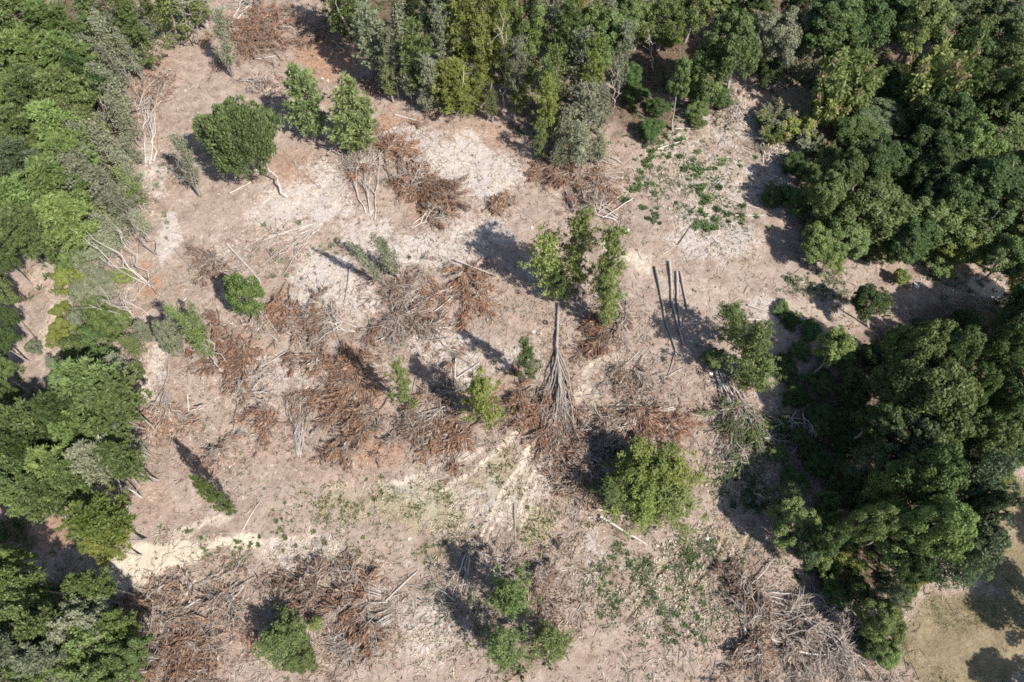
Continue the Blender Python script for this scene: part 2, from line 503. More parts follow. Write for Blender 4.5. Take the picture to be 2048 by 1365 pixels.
def limb_pts(a, b, r, sag=0.0, k=5, wob=.04):
    a, b = np.asarray(a, float), np.asarray(b, float)
    t = np.linspace(0, 1, k)[:, None]
    L = np.linalg.norm(b - a)
    p = a + (b - a) * t + r.normal(size=(k, 3)) * wob * L * (t * (1 - t) * 4) ** .5
    p[:, 2] += sag * 4 * (t * (1 - t))[:, 0]
    return p

def trunk_mesh(name, r, H, cb, W, rad, nl, mat='bark_grey', top=.93, wob=.012, forks=0):
    mb = MB()
    k = 9
    z = np.linspace(0, H * top, k)
    p = np.stack([np.cumsum(r.normal(size=k)) * wob * H, np.cumsum(r.normal(size=k)) * wob * H, z], 1)
    p[0, :2] = 0
    p[0, 2] = -.25
    rr = rad * (1 - z / (H * top)) ** .8 + rad * .12
    rr[0] *= 1.5
    mb.tube(p, rr, 6)
    for i in range(nl):
        t = r.uniform(max(cb * .8, .12), .85)
        a = np.array([np.interp(t * H * top, z, p[:, 0]), np.interp(t * H * top, z, p[:, 1]), t * H * top])
        an = i * 2.4 + r.uniform(-.4, .4)
        L = W / 2 * r.uniform(.55, .95) * (1.1 - .5 * t)
        b = a + np.array([math.cos(an) * L, math.sin(an) * L, L * r.uniform(.15, .75)])
        mb.tube(limb_pts(a, b, r), np.linspace(rad * .3, rad * .07, 5), 4)
    return mb.mesh(name, [mat], True)

def p_oak(r, W, H, cb, nc=70, nl=150, leaf=.34, flat=.9, rs=1.0, rise=0, lob_=.22):
    mb = MB()
    Hc = H * (1 - cb)
    d = rnd_unit(r, nc)
    d[:, 2] = np.abs(d[:, 2]) * 1.25 - .42
    d = unit(d)
    rho = r.uniform(.35, 1.0, nc) ** .6 * (1 + (rise > 0) * .32 * (r.random(nc) - .55))
    lob = 1 + lob_ * np.sin(np.arctan2(d[:, 1], d[:, 0]) * 3 + r.uniform(0, 6)) + .10 * np.sin(np.arctan2(d[:, 1], d[:, 0]) * 5 + r.uniform(0, 6))
    cc = d * np.stack([W / 2 * .82 * lob, W / 2 * .82 * lob, np.full(nc, Hc * .46)], 1) * rho[:, None]
    cc[:, 2] += H * cb + Hc * .44
    rc = r.uniform(.085, .165, nc) * W * rs
    for c, q, o in zip(cc, rc, d):
        k = int(nl * (q / (W * .125 * rs)) ** 2)
        e = unit(rnd_unit(r, k) + .45 * o + np.array([0, 0, .35]))
        pos = c + e * (q * r.uniform(.6, 1.12, k))[:, None] * np.array([1, 1, flat])
        nrm = unit(e + .75 * rnd_unit(r, k))
        ax = np.cross(nrm, rnd_unit(r, k)) if not rise else unit(.5 * rnd_unit(r, k) + .5 * o + np.array([0, 0, rise]))
        mb.cards(pos, ax, nrm, leaf * r.uniform(.55, 1.0, k) * (.75 if rise else 1), leaf * r.uniform(.9, 1.5, k) * (1.6 if rise else 1))
    return mb

def p_pine(r, W, H, cb, whorls=15, per=5, tufts=6, needles=16, ln=.75, prof=.75, rise=0.0):
    mb = MB()
    for i in range(whorls):
        t = (i + r.uniform(0, .8)) / whorls
        z0 = H * (cb + (1 - cb) * t * .95)
        R = W / 2 * (1.02 - t ** 1.6) ** prof * min(1, .55 + t * 2.2) * r.uniform(.75, 1.1)
        for j in range(per if t < .85 else 3):
            an = i * 1.1 + j * 2 * math.pi / per + r.uniform(-.45, .45)
            L = R * r.uniform(.7, 1.15) + .25
            up = r.uniform(.05, .45) + rise
            bd = unit(np.array([math.cos(an), math.sin(an), up]))
            for q in np.linspace(.35, 1, tufts) + r.uniform(-.05, .05, tufts):
                c = np.array([0, 0, z0]) + bd * L * q + r.normal(size=3) * [.22, .22, .16] * (W / 7)
                e = unit(rnd_unit(r, needles) + .7 * bd + np.array([0, 0, .35]))
                l = ln * r.uniform(.6, 1.1, needles)
                pos = c + e * (l * .5)[:, None] * r.uniform(.6, 1.2, (needles, 1))
                mb.cards(pos, e, rnd_unit(r, needles), l * r.uniform(.15, .3, needles), l)
    return mb

def p_cedar(r, W, H, cb, cone=.5, n=9000, l=.8, lumps=1.0):
    """dense evergreen: upswept sprays over a lumpy egg or cone"""
    mb = MB()
    Hc = H * (1 - cb)
    u = r.uniform(.0, 1, n) ** .85
    an = r.uniform(0, 2 * math.pi, n)
    egg = np.sqrt(np.clip(1 - (2 * u - .85) ** 2 / 1.34, .02, 1))
    con = np.clip(1.05 - u, .03, 1) ** .8
    R = W / 2 * (egg * (1 - cone) + con * cone)
    ph = r.uniform(0, 6, 6)
    lump = 1 + lumps * (.08 * np.sin(an * 4 + ph[0] + 5 * u) + .08 * np.sin(an * 7 + ph[1] - 9 * u) + .07 * np.sin(an * 3 + ph[2] + 14 * u) + .07 * np.sin(an * 11 + 21 * u) + .05 * np.sin(an * 17 - 31 * u)) - .06 * (lumps - 1)
    R = R * lump * r.uniform(.3, 1.06, n) ** .5
    pos = np.stack([R * np.cos(an), R * np.sin(an), H * cb + u * Hc * .97], 1)
    out = np.stack([np.cos(an), np.sin(an), np.zeros(n)], 1)
    ax = unit(out * .75 + np.array([0, 0, .75]) + .45 * rnd_unit(r, n))
    ll = l * r.uniform(.5, 1.1, n)
    mb.cards(pos, ax, unit(out + .5 * rnd_unit(r, n)), ll * r.uniform(.28, .5, n), ll)
    return mb

def p_feather(r, W, H, cb, stems=6, leaves=3000, leaf=.27):
    """thin upright sapling clump; returns foliage and twigs"""
    mb, tw = MB(), MB()
    for s in range(stems):
        an = r.uniform(0, 6.28)
        b = np.array([math.cos(an), math.sin(an), 0]) * r.uniform(0, .05) * W
        t = np.array([math.cos(an) * W * .22 * r.uniform(0, 1), math.sin(an) * W * .22 * r.uniform(0, 1), H * r.uniform(.75, 1)])
        p = limb_pts(b, t, r, k=7, wob=.02)
        tw.tube(p, np.linspace(.11, .02, 7) * W / 5, 4)
        for i in range(16):
            q = r.uniform(max(cb, .15), .97)
            a = p[0] + (p[-1] - p[0]) * q
            a2 = r.uniform(0, 6.28)
            L = W * .5 * r.uniform(.35, .8) * (1.25 - q)
            e = a + np.array([math.cos(a2) * L, math.sin(a2) * L, L * r.uniform(.6, 1.6)])
            tw.tube(limb_pts(a, e, r, k=4), np.linspace(.045, .015, 4) * W / 5, 3)
            k = int(leaves / stems / 16)
            f = r.uniform(.2, 1.1, k)[:, None]
            pos = a + (e - a) * f + r.normal(size=(k, 3)) * .22 * W / 5
            nrm = unit(rnd_unit(r, k) + [0, 0, .5])
            mb.cards(pos, rnd_unit(r, k), nrm, leaf * r.uniform(.4, .8, k), leaf * r.uniform(.8, 1.4, k))
    return mb, tw

def p_wispy(r, W, H, cb, limbs=34, leaf=.26):
    """ragged, see-through young tree: one stem, wandering boughs, small leaf sprays"""
    mb, tw = MB(), MB()
    k = 8
    z = np.linspace(0, H * .95, k)
    st = np.stack([np.cumsum(r.normal(size=k)) * .013 * H, np.cumsum(r.normal(size=k)) * .013 * H, z], 1)
    st[0] = (0, 0, -.2)
    tw.tube(st, np.linspace(.14, .025, k), 5)
    lop = r.uniform(0, 6.28)
    for i in range(limbs):
        q = cb + (1 - cb) * (i + r.uniform(0, 1)) / limbs * .97
        a = np.array([np.interp(q * H * .95, z, st[:, 0]), np.interp(q * H * .95, z, st[:, 1]), q * H * .95])
        an = r.uniform(0, 6.28)
        R = W / 2 * (1.08 - q) ** .55 * r.uniform(.45, 1.15) * (1 + .3 * math.cos(an - lop)) * min(1, .5 + q * 1.6)
        e = a + np.array([math.cos(an) * R, math.sin(an) * R, R * r.uniform(.15, .9)])
        pts = limb_pts(a, e, r, k=5, wob=.08)
        tw.tube(pts, np.linspace(.05, .012, 5), 3)
        for n in range(9):
            o = pts[int(r.integers(1, 5))] + r.normal(size=3) * [.5, .5, .35] * W / 7
            m = int(r.integers(14, 40))
            e2 = rnd_unit(r, m)
            pos = o + e2 * (r.uniform(.1, .5, m) * W / 7)[:, None] * [1.1, 1.1, .8]
            nrm = unit(e2 + [0, 0, .6] + .8 * rnd_unit(r, m))
            mb.cards(pos, rnd_unit(r, m), nrm, leaf * r.uniform(.4, .9, m), leaf * r.uniform(.8, 1.4, m))
    return mb, tw

def p_plume(r, W, H, culms=34, leaves=110):
    """bamboo-like thicket: arching plumes, some with tan heads (slot 1)"""
    mb = MB()
    for s in range(culms):
        an = r.uniform(0, 6.28)
        q = r.uniform(0, 1) ** .5
        b = np.array([math.cos(an), math.sin(an), 0]) * W * .32 * q
        h = H * r.uniform(.65, 1) * (1.08 - .3 * q)
        dr = np.array([math.cos(an + r.uniform(-.7, .7)), math.sin(an + r.uniform(-.7, .7)), 0]) * W * r.uniform(.08, .24)
        k = leaves
        f = r.uniform(.3, 1.0, k)
        pos = b + dr * (f ** 2)[:, None] + np.stack([np.zeros(k), np.zeros(k), h * (f - .16 * f ** 4)], 1)
        e = unit(rnd_unit(r, k) * [1, 1, .5] + dr / W * 2 + np.array([0, 0, -.1]))
        l = .75 * r.uniform(.6, 1.2, k) * W / 7
        pos = pos + e * (l * .5)[:, None]
        pos = pos + r.normal(size=(k, 3)) * .1
        tan = 1 if r.random() < .16 else 0
        mb.cards(pos, e, unit(rnd_unit(r, k) + [0, 0, 1]), l * r.uniform(.2, .34, k), l, mat=0)
        if tan:
            m = 46
            f = r.uniform(.8, 1.06, m)
            pos = b + dr * (f ** 2)[:, None] + np.stack([np.zeros(m), np.zeros(m), h * (f - .14 * f ** 4) + .15], 1) + r.normal(size=(m, 3)) * .16
            e = unit(rnd_unit(r, m) + dr / W * 3 + np.array([0, 0, .8]))
            mb.cards(pos, e, rnd_unit(r, m), .16, .6, mat=1)
    return mb

def p_weed(r, n=13, R=.55):
    mb = MB()
    an = np.arange(n) * 2.4 + r.uniform(-.3, .3, n)
    el = r.uniform(.15, 1.1, n)
    ax = np.stack([np.cos(an) * np.cos(el), np.sin(an) * np.cos(el), np.sin(el)], 1)
    l = R * r.uniform(.6, 1.15, n)
    nrm = np.stack([-np.cos(an) * np.sin(el), -np.sin(an) * np.sin(el), np.cos(el)], 1)
    mb.cards(ax * (l * .55)[:, None], ax, nrm, l * r.uniform(.4, .6, n), l)
    m = 10
    e = unit(rnd_unit(r, m) * [1, 1, .4] + [0, 0, .8])
    mb.cards(e * .35 * R + [0, 0, .1], rnd_unit(r, m), e, .3 * R, .5 * R)
    return mb

PROTO = {}       # kind -> (W0, H0, cb, [variants: list of (part name, mesh)])

def proto(kind, W, H, cb, nvar, make, rad, nl, bark='bark_grey', top=.93):
    var = []
    for v in range(nvar):
        r = np.random.default_rng(hash_seed(kind) + v * 17)
        g = make(r)
        parts = []
        if isinstance(g, tuple):
            parts.append(('crown', g[0].mesh(kind + '_crown', ['leaf_mid', 'plume_tan'])))
            parts.append(('trunk', g[1].mesh(kind + '_trunk', [bark])))
        else:
            parts.append(('crown', g.mesh(kind + '_crown', ['leaf_mid', 'plume_tan'])))
            if rad:
                parts.append(('trunk', trunk_mesh(kind + '_trunk', r, H, cb, W, rad, nl, bark, top)))
        var.append(parts)
    PROTO[kind] = (W, H, cb, var)

def hash_seed(s):
    return sum((i + 1) * ord(c) for i, c in enumerate(s))

proto('oak', 9, 15, .28, 3, lambda r: p_oak(r, 9, 15, .28, nc=135, nl=125, leaf=.29, rs=.7), .24, 8)
proto('oak_big', 13, 17, .22, 2, lambda r: p_oak(r, 13, 17, .22, nc=190, nl=125, leaf=.30, rs=.7), .34, 10)
proto('tall_oak', 6, 18, .3, 2, lambda r: p_oak(r, 6, 18, .3, nc=95, nl=120, leaf=.27, rs=.82), .19, 8, top=.95)
proto('pine', 7.5, 19, .5, 3, lambda r: p_pine(r, 7.5, 19, .5, whorls=14, per=5, tufts=7, needles=20, ln=.72), .15, 3, 'bark_grey')
proto('slim_pine', 5, 19, .3, 3, lambda r: p_pine(r, 5, 19, .3, whorls=16, per=4, tufts=5, needles=17, ln=.72, prof=.6), .13, 3, 'bark_pale', .97)
proto('cedar', 11, 14, .14, 1, lambda r: p_oak(r, 11, 14, .14, nc=330, nl=70, leaf=.30, rs=.5, flat=1.3, rise=1.2, lob_=.1), .26, 9, 'bark_pale', .8)
proto('cone_cedar', 6, 12, .14, 2, lambda r: p_pine(r, 6, 12, .1, whorls=15, per=6, tufts=6, needles=14, ln=.62, prof=.8, rise=.4), .14, 5)
proto('feather', 5, 13, .2, 3, lambda r: p_feather(r, 5, 13, .2), None, 0)
proto('bushy', 6, 7, .05, 3, lambda r: p_oak(r, 6, 7, .05, nc=70, nl=130, leaf=.22, rs=.8), .11, 6)
proto('loose', 8, 13, .12, 2, lambda r: p_oak(r, 8, 13, .12, nc=150, nl=62, leaf=.25, flat=1.1, rs=.66), .2, 9)
proto('wispy', 7, 13, .15, 3, lambda r: p_wispy(r, 7, 13, .15), None, 0, 'bark_grey')
proto('thicket', 7, 8, 0, 3, lambda r: p_plume(r, 7, 8), None, 0)

NOUN = dict(oak='broadleaf tree', oak_big='broad spreading tree', tall_oak='tall leafy tree', pine='pine tree', slim_pine='slender pine tree',
            cedar='cedar', cone_cedar='pointed cedar', feather='thin feathery tree', bushy='bushy shrub', loose='loose crowned tree', wispy='wispy young tree', thicket='arching thicket')
CAT = dict(bushy='shrub', thicket='thicket')
LOOK = dict(leaf_mid='mid green', leaf_bright='bright green', leaf_yellow='yellow-green', leaf_olive='olive', leaf_grey='grey-green', leaf_dark='dark green',
            leaf_blue='cool green', leaf_cedar='deep green', leaf_lime='lime green', plume_tan='tan')
TREES = []
trng = random.Random(11)

def tree(kind, base, h, w, mat, label=None, zone=None, lean=(0, 0), px=None, bark=None):
    W, H, cb, var = PROTO[kind]
    root = bpy.data.objects.new({'bushy': 'shrub', 'thicket': 'thicket'}.get(kind, {'cedar': 'cedar_tree', 'cone_cedar': 'cedar_tree', 'pine': 'pine_tree', 'slim_pine': 'pine_tree',
                                 'feather': 'sapling_tree'}.get(kind, 'broadleaf_tree')), None)
    COL.objects.link(root)
    root.empty_display_size = .2
    root.location = base
    d = Vector((lean[0], lean[1], h)).normalized()
    q = Vector((0, 0, 1)).rotation_difference(d) @ Quaternion((0, 0, 1), trng.uniform(0, 6.283))
    root.rotation_mode = 'QUATERNION'
    root.rotation_quaternion = q
    root.scale = (w / W, w / W, h / H)
    for nm, me in trng.choice(var):
        o = link(nm, me, root)
        if nm == 'crown':
            set_mat(o, mat, 'plume_tan')
        elif bark:
            set_mat(o, bark)
    root['category'] = CAT.get(kind, 'tree')
    TREES.append((root, kind, mat, zone, px, label))
    return root

def T(zone, kind, cx, cy, wpx, h, mat, label=None, bark=None):
    """a tree whose crown centre shows at (cx, cy), crown wpx wide, h metres tall"""
    cb = PROTO[kind][2]
    zc = h * (cb + 1) / 2 * .98
    c = P(cx, cy, zc)
    w = wpx * mpp(c)
    b = Vector((c.x, c.y, float(relief(c.x, c.y))))
    return tree(kind, b, h, w, mat, label, zone, (trng.uniform(-.5, .5), trng.uniform(-.5, .5)), (cx, cy), bark)

def TB(kind, base, top, wpx, mat, label, bark=None):
    """a tree with its foot at one place and its tip seen at another"""
    b = P(*base)
    dv = np.array([(top[0] - 1024) / FPX, 0, 0]) * 0 + ((top[0] - 1024) / FPX * RIGHT - (top[1] - 682.5) / FPX * UP + FWD)
    o = np.array([0, 0, CAM_H]) - np.array(b)
    # nearest approach of the sight line to the vertical over the foot
    dh, oh = dv[:2], o[:2]
    t = -(dh @ oh) / (dh @ dh)
    top3 = o + dv * t
    h = float(np.clip(top3[2], 3, 30))
    lean = (float(top3[0]), float(top3[1]))
    w = wpx * mpp(np.array(b) + [0, 0, h * .6])
    return tree(kind, b, h, w, mat, label, None, lean, base, bark)

# ------------------------------------------------------------------ woods round the clearing
ZONES = dict(
    LN='the wood along the upper left edge', LM='the scrub strip beside the orange clearing at left', LS='the pine stand at the lower left',
    BL='the bottom left corner wood', TC='the tall stand at top centre', TE='the sunny front edge of the top centre stand', TR='the stand above the green weed patch at upper right',
    RN='the dark wood filling the upper right', RE='the thicket edge right of the weed patch', RM='the wood just above the shaded track at right',
    RS='the big wood at lower right', RF='the shaded front of the lower right wood', RX='the right picture edge beside the track', LX='the left picture edge')
KIND = dict(w='wispy', o='oak', O='oak_big', t='tall_oak', p='pine', s='slim_pine', f='feather', b='bushy', l='loose', k='thicket', c='cone_cedar')
MAT = dict(m='leaf_mid', b='leaf_bright', y='leaf_yellow', o='leaf_olive', g='leaf_grey', d='leaf_dark', u='leaf_blue', c='leaf_cedar', L='leaf_lime')
WOODS = '''
LN pm 40 25 125 20; LN pb 108 60 115 20; LN fm 178 22 105 19; LN wg 240 15 95 18; LN wo 320 5 130 15; LN wo 268 62 85 17; LN fg 385 -10 100 13
LN pb 40 118 130 20; LN pb 122 118 110 20; LN fg 190 120 105 17; LN pm 62 200 125 20; LN pm 132 190 110 20; LN fg 215 170 85 16; LN fg 160 205 75 16
LN pm 35 275 125 20; LN pb 105 255 110 19; LN fo 172 248 95 17; LN fg 205 295 105 15; LN pu 55 340 115 20; LN pb 128 315 110 18; LN fg 165 300 90 16
LN pb 35 400 125 20; LN pb 112 372 125 19; LN wg 185 362 115 17; LN fg 228 405 90 12; LN pm 58 452 125 19; LN pb 135 440 115 18; LN fo 190 425 95 13
LN od 30 468 90 15; LN pm 95 455 95 15; LN fg 245 335 75 12; LN pb 10 190 90 20; LN pm 8 330 80 20; LN fg 225 455 80 10; LN pd 150 150 90 18; LN om 80 150 100 18
LN lo 140 130 90 15; LN fg 250 100 60 13; LN pm -40 60 120 20; LN pm -40 180 120 20; LN pb -40 300 120 20; LN pm -40 420 120 19; LN fg 210 80 80 17
LN fg 235 230 80 14; LN fo 255 380 70 10; LN fg 262 290 50 9; LN fg 275 440 60 8; LN fg 215 130 60 14; LN fo 300 25 60 12; LN fg 180 330 90 15; LN fg 200 480 80 10
LM fg 290 660 60 7; LM fo 255 800 60 8; LM fg 160 590 70 6; LM bb 140 505 95 8; LM by 140 560 66 5; LM bg 178 520 70 6; LM bg 185 585 70 6; LM bL 250 555 44 4; LM bm 200 620 60 6; LM by 122 620 40 3
LM by 135 655 66 5; LM bo 160 700 80 6; LM bd 195 690 75 8; LM bb 215 650 66 8; LM fg 235 735 85 9; LM by 105 680 40 3; LM bo 240 640 50 5; LM fo 265 690 60 7
LM bg 170 640 60 6; LM bm 180 735 60 6; LM bo 225 765 60 6; LM fg 100 730 40 4; LM fg 210 560 60 7; LM bo 270 745 45 5
LX od 0 520 50 12; LX om -18 580 70 13; LX bg 62 690 34 3; LX od -8 680 60 12; LX om -8 740 60 12;  LX pd 5 630 40 11; LX om 8 800 50 12
LS pm 170 775 130 18; LS pm 225 805 110 17; LS pd 122 825 110 18; LS pb 150 862 95 16; LS pm 50 855 120 19; LS pd 60 905 120 18; LS pm 20 950 110 19
LS pb 105 935 110 18; LS pg 185 925 100 17; LS pm 235 915 85 16; LS pm 95 985 95 17; LS fg 255 880 60 12; LS fo 265 945 55 10; LS py 195 1040 130 17; LS po 55 1000 85 16
LS pd 25 905 90 20; LS po 215 865 80 15; LS pm 140 960 90 17; LS py 210 1085 80 13; LS om 140 765 50 9
BL pb 20 1170 100 20; BL om 45 1235 120 21; BL pm 110 1245 110 20; BL og 165 1255 110 19; BL pg 30 1300 110 21; BL pg 105 1315 110 20; BL lb 190 1290 110 18
BL pb 225 1250 70 14; BL om 245 1310 80 15; BL ob 150 1335 110 18; BL og -30 1200 110 21; BL lm 60 1360 110 19; BL om 215 1345 100 17; BL ob 10 1120 60 19
TC sm 690 10 65 20; TC wm 735 15 73 21; TC sg 745 70 69 19; TC fg 800 60 85 18; TC so 835 105 69 19; TC su 860 30 69 22; TC wg 885 95 61 19; TC wg 905 20 61 23
TC sy 930 50 73 22; TC wy 965 100 65 20; TC wy 985 20 65 23; TC wy 1005 85 57 21; TC wb 1040 40 77 22; TC wb 1062 95 69 20; TC sg 1100 25 69 23
TC so 1130 80 73 21; TC wy 1160 20 73 23; TC wg 1032 145 57 18; TC wg 860 165 61 15; TC fy 1112 145 77 19; TC fg 1160 125 100 18; TC wy 1200 140 61 18
TC om 1215 80 85 17; TC wy 1100 215 57 17; TC fg 1172 215 120 16; TC fg 1165 275 73 14; TC fg 1205 205 70 14; TC wm 1090 175 49 18; TC sg 780 110 49 17
TC sy 810 0 57 22; TC wm 945 -10 57 23; TC wu 1070 -10 65 23; TC om 1185 60 80 16; TC wd 660 -10 57 18; TC wg 1240 110 49 17; TC fg 1130 250 70 12; TC wg 1215 30 65 21
TC fo 775 150 60 12; TC wm 1085 270 36 11; TC fg 815 150 60 13
TE sy 905 165 80 13; TE wy 925 195 75 8; TE wy 955 185 65 9; TE wo 885 180 55 8; TE fo 985 205 40 9; TE fg 1120 300 60 9; TE fg 1200 290 55 9; TE wy 1010 135 55 9; TE wy 1030 190 45 8; TE fg 850 200 40 7
TR lo 1330 35 90 14; TR lo 1280 40 70 13; TR om 1245 20 77 16; TR og 1550 70 110 16; TR lg 1605 70 71 15; TR kg 1612 120 60 9; TR lo 1390 10 82 16; TR by 1340 70 60 8; TR sd 1500 0 90 18
TR bd 1270 190 60 4; TR bd 1320 215 55 3; TR bd 1300 260 60 4; TR bm 1400 215 55 4; TR bd 1390 170 60 6; TR bd 1440 190 60 6; TR bd 1260 150 60 5; TR ld 1600 20 72 17; TR to 1450 -20 99 18
TR bm 1395 245 40 2; TR bd 1540 145 60 7
RN td 1670 40 117 19; RN od 1745 45 114 16; RN oo 1840 45 107 19; RN td 1800 10 93 19; RN ou 1900 20 90 17; RN lo 1960 55 114 16; RN tu 2015 25 88 18; RN wm 2000 115 104 19
RN ld 1930 120 111 18; RN kL 1685 165 125 17; RN kb 1725 150 100 17; RN kL 1660 200 85 13; RN kL 1865 160 115 22; RN kb 1905 170 100 22; RN tu 1765 240 114 8; RN wd 1830 245 105 13; RN od 1895 235 106 16
RN wd 1970 195 105 16; RN oo 2025 190 96 20; RN ob 1940 290 104 16; RN wm 2010 285 130 15; RN od 1875 320 138 14; RN od 1800 335 95 10; RN od 1720 270 101 8; RN td 1985 380 127 18
RN od 1915 395 110 15; RN od 1845 400 70 11; RN od 1690 110 89 10; RN od 1790 150 60 7; RN tm 2060 90 114 19; RN td 2070 230 101 18; RN tm 2065 340 98 17; RN od 1810 190 83 9; RN td 1750 320 89 14
RE kg 1560 230 80 5; RE ky 1600 255 75 5; RE kg 1625 285 60 5; RE ko 1545 265 60 4; RE om 1690 340 75 16; RE om 1655 385 75 14; RE bd 1590 325 60 4; RE bm 1620 345 55 5; RE bd 1550 390 60 2; RE bd 1600 400 70 5
RE bo 1640 430 70 6; RE ko 1655 310 55 6; RE ko 1530 235 45 4
RM lo 1755 425 150 12; RM om 1885 440 129 12; RM ob 1640 485 80 8; RM om 1690 480 93 9; RM od 1825 480 97 11; RM lm 1965 455 120 13; RM ly 2030 435 85 15; RM om 2020 510 87 13; RM oy 1930 490 89 9
RM bo 1880 520 80 4; RM by 1800 555 35 3; RM ly 2050 560 70 12; RM ob 1660 520 57 6; RM bb 1765 500 60 6; RM ty 2065 480 101 15
RX od 2035 640 80 12; RX od 2010 700 80 18; RX od 2030 780 90 20; RX od 1985 830 90 12; RX om 2025 860 80 12; RX od 2065 700 90 14; RX od 2075 640 130 18; RX od 2160 655 150 19; RX om 2180 600 140 19; RX bd 1985 720 60 6; RX bb 2000 935 65 5; RX om 2030 905 60 8; RX by 1990 965 50 4
RS oo 1830 705 101 21; RS od 1900 715 96 22; RS oo 1865 800 167 21; RS oo 1800 780 106 17; RS td 1765 850 79 17; RS om 1890 865 120 18; RS ou 1815 875 103 17; RS ob 1935 790 58 21
RS oo 1955 895 110 19; RS od 1850 955 122 22; RS wu 1930 980 127 23; RS lb 1785 965 94 17; RS ob 1870 1055 115 24; RS ou 1935 1075 114 18; RS ob 1800 1060 123 15; RS lu 1895 1125 102 19
RS od 1830 1130 85 14; RS ou 1960 1020 63 22; RS lo 1735 1050 73 19; RS lu 1775 1195 61 11; RS oo 1755 1235 79 10; RS bm 1785 1265 65 5; RS bd 1745 1290 60 4; RS bb 1815 1180 45 4; RS by 1835 1150 45 3
RS bb 1775 1310 60 4; RS lu 1750 920 90 15
RF bd 1575 745 55 2; RF bm 1600 700 50 2; RF bd 1590 790 60 2; RF bd 1560 850 50 2; RF bd 1600 870 60 2; RF bm 1555 905 45 2; RF bd 1620 660 50 2; RF bd 1580 640 45 1.5; RF bm 1690 720 50 3; RF bd 1785 690 55 3; RF bd 1640 930 60 3; RF bd 1565 720 40 2; RF bd 1850 660 60 2; RF bd 1930 640 60 3; RF bd 1560 620 40 1.2; RF bd 1700 880 80 3; RF bd 1650 830 70 2; RF bd 1705 790 70 4; RF tb 1668 698 62 15; RF bm 1660 722 46 4; RF bd 1640 765 70 2; RF kb 1680 1070 60 6; RF kb 1655 1025 45 6; RF ky 1700 1120 65 5; RF kb 1665 1150 55 4
RF om 1590 1045 95 10; RF td 1650 1075 60 15; RF bu 1575 1000 75 8; RF bu 1610 1090 75 10; RF bd 1725 990 80 5; RF bd 1690 950 70 3; RF bd 1620 905 60 1.5; RF bd 1740 715 60 5; RF bd 1700 830 50 3; RF bm 1775 735 60 7; RF bm 1640 1110 60 5
RF bd 1720 1180 70 6; RF bd 1680 1190 60 4; RF bm 1655 1000 45 5; RF ko 1640 855 45 2; RF bd 1590 960 60 2; RF bm 1700 760 45 5; RF ko 1730 830 40 4; RF bm 1735 780 50 6
'''
for row in WOODS.strip().splitlines():
    for it in row.split(';'):
        z, km, cx, cy, w, h = it.split()
        T(z, KIND[km[0]], float(cx), float(cy), float(w) * (1.0 if km[0] in 'kbf' else 1.08), float(h), MAT[km[1]])

# ------------------------------------------------------------------ trees standing in and beside the clearing
T(None, 'cedar', 478, 276, 165, 17, 'leaf_cedar', 'large dense rounded cedar in the upper left clearing', 'bark_pale')
TB('cone_cedar', (625, 280), (590, 122), 100, 'leaf_cedar', 'pointed bright cedar with bare lower branches between the two other cedars')
TB('cone_cedar', (702, 312), (690, 148), 98, 'leaf_cedar', 'darker half of the twin pointed cedars, on its left side')
TB('cone_cedar', (716, 306), (730, 190), 80, 'leaf_cedar', 'shorter right half of the twin pointed cedars')
TB('bushy', (508, 640), (468, 548), 78, 'leaf_bright', 'round vivid green bush among rust brown slash')
TB('feather', (400, 392), (345, 255), 62, 'leaf_grey', 'thin grey-green sapling clump left of the large cedar')
TB('feather', (465, 155), (430, -5), 60, 'leaf_grey', 'feathery grey-green sapling beside the rust pile at the top edge')
TB('bushy', (365, 715), (310, 635), 55, 'leaf_grey', 'pale silvery green little tree above a fallen brown pine')
TB('feather', (438, 730), (340, 605), 62, 'leaf_bright', 'leaning green sapling clump with thin pale stems in slash')
TB('feather', (415, 700), (372, 600), 50, 'leaf_mid', 'short green sapling hidden behind the leaning sapling clump')
TB('wispy', (1113, 592), (1088, 465), 104, 'leaf_lime', 'yellow-green slender tree, first of three in mid clearing')
TB('wispy', (1152, 606), (1160, 436), 104, 'leaf_lime', 'tallest yellow-green slender tree, second of three in mid clearing')
TB('wispy', (1200, 640), (1216, 452), 84, 'leaf_lime', 'narrow yellow-green tree, third of three in mid clearing')
TB('wispy', (1208, 660), (1222, 545), 62, 'leaf_lime', 'short fresh green tree below the narrow yellow-green one')
TB('wispy', (1125, 600), (1110, 520), 60, 'leaf_olive', 'low olive tree tangled under the three slender trees')
TB('wispy', (1052, 757), (1046, 670), 58, 'leaf_mid', 'small lone green tree casting a long thin trunk shadow')
TB('wispy', (828, 824), (790, 722), 56, 'leaf_lime', 'small lime green sapling beside the wide brown slash fan', 'bark_grey')
TB('wispy', (985, 860), (962, 772), 96, 'leaf_yellow', 'sparse olive yellow bush amid brown slash in the centre')
T(None, 'loose', 1300, 950, 140, 11, 'leaf_yellow', 'large yellow-green tree standing in the lower middle of the clearing', 'bark_pale')
T(None, 'wispy', 1345, 1000, 120, 9, 'leaf_lime', 'lowest right sapling of the yellow-green clump, brightest')
T(None, 'wispy', 1280, 905, 120, 10, 'leaf_yellow', 'topmost sapling of the yellow-green clump in the lower middle')
T(None, 'wispy', 1345, 945, 110, 10, 'leaf_yellow', 'right side sapling of the yellow-green clump, above the brightest')
T(None, 'wispy', 1295, 1005, 120, 9, 'leaf_yellow', 'bottom sapling of the yellow-green clump over white trunks')
T(None, 'wispy', 1225, 985, 95, 8, 'leaf_olive', 'olive side tree half under the large yellow-green tree')
TB('cone_cedar', (475, 1032), (378, 952), 46, 'leaf_bright', 'small pointed evergreen with a long dark shadow, lower left clearing')
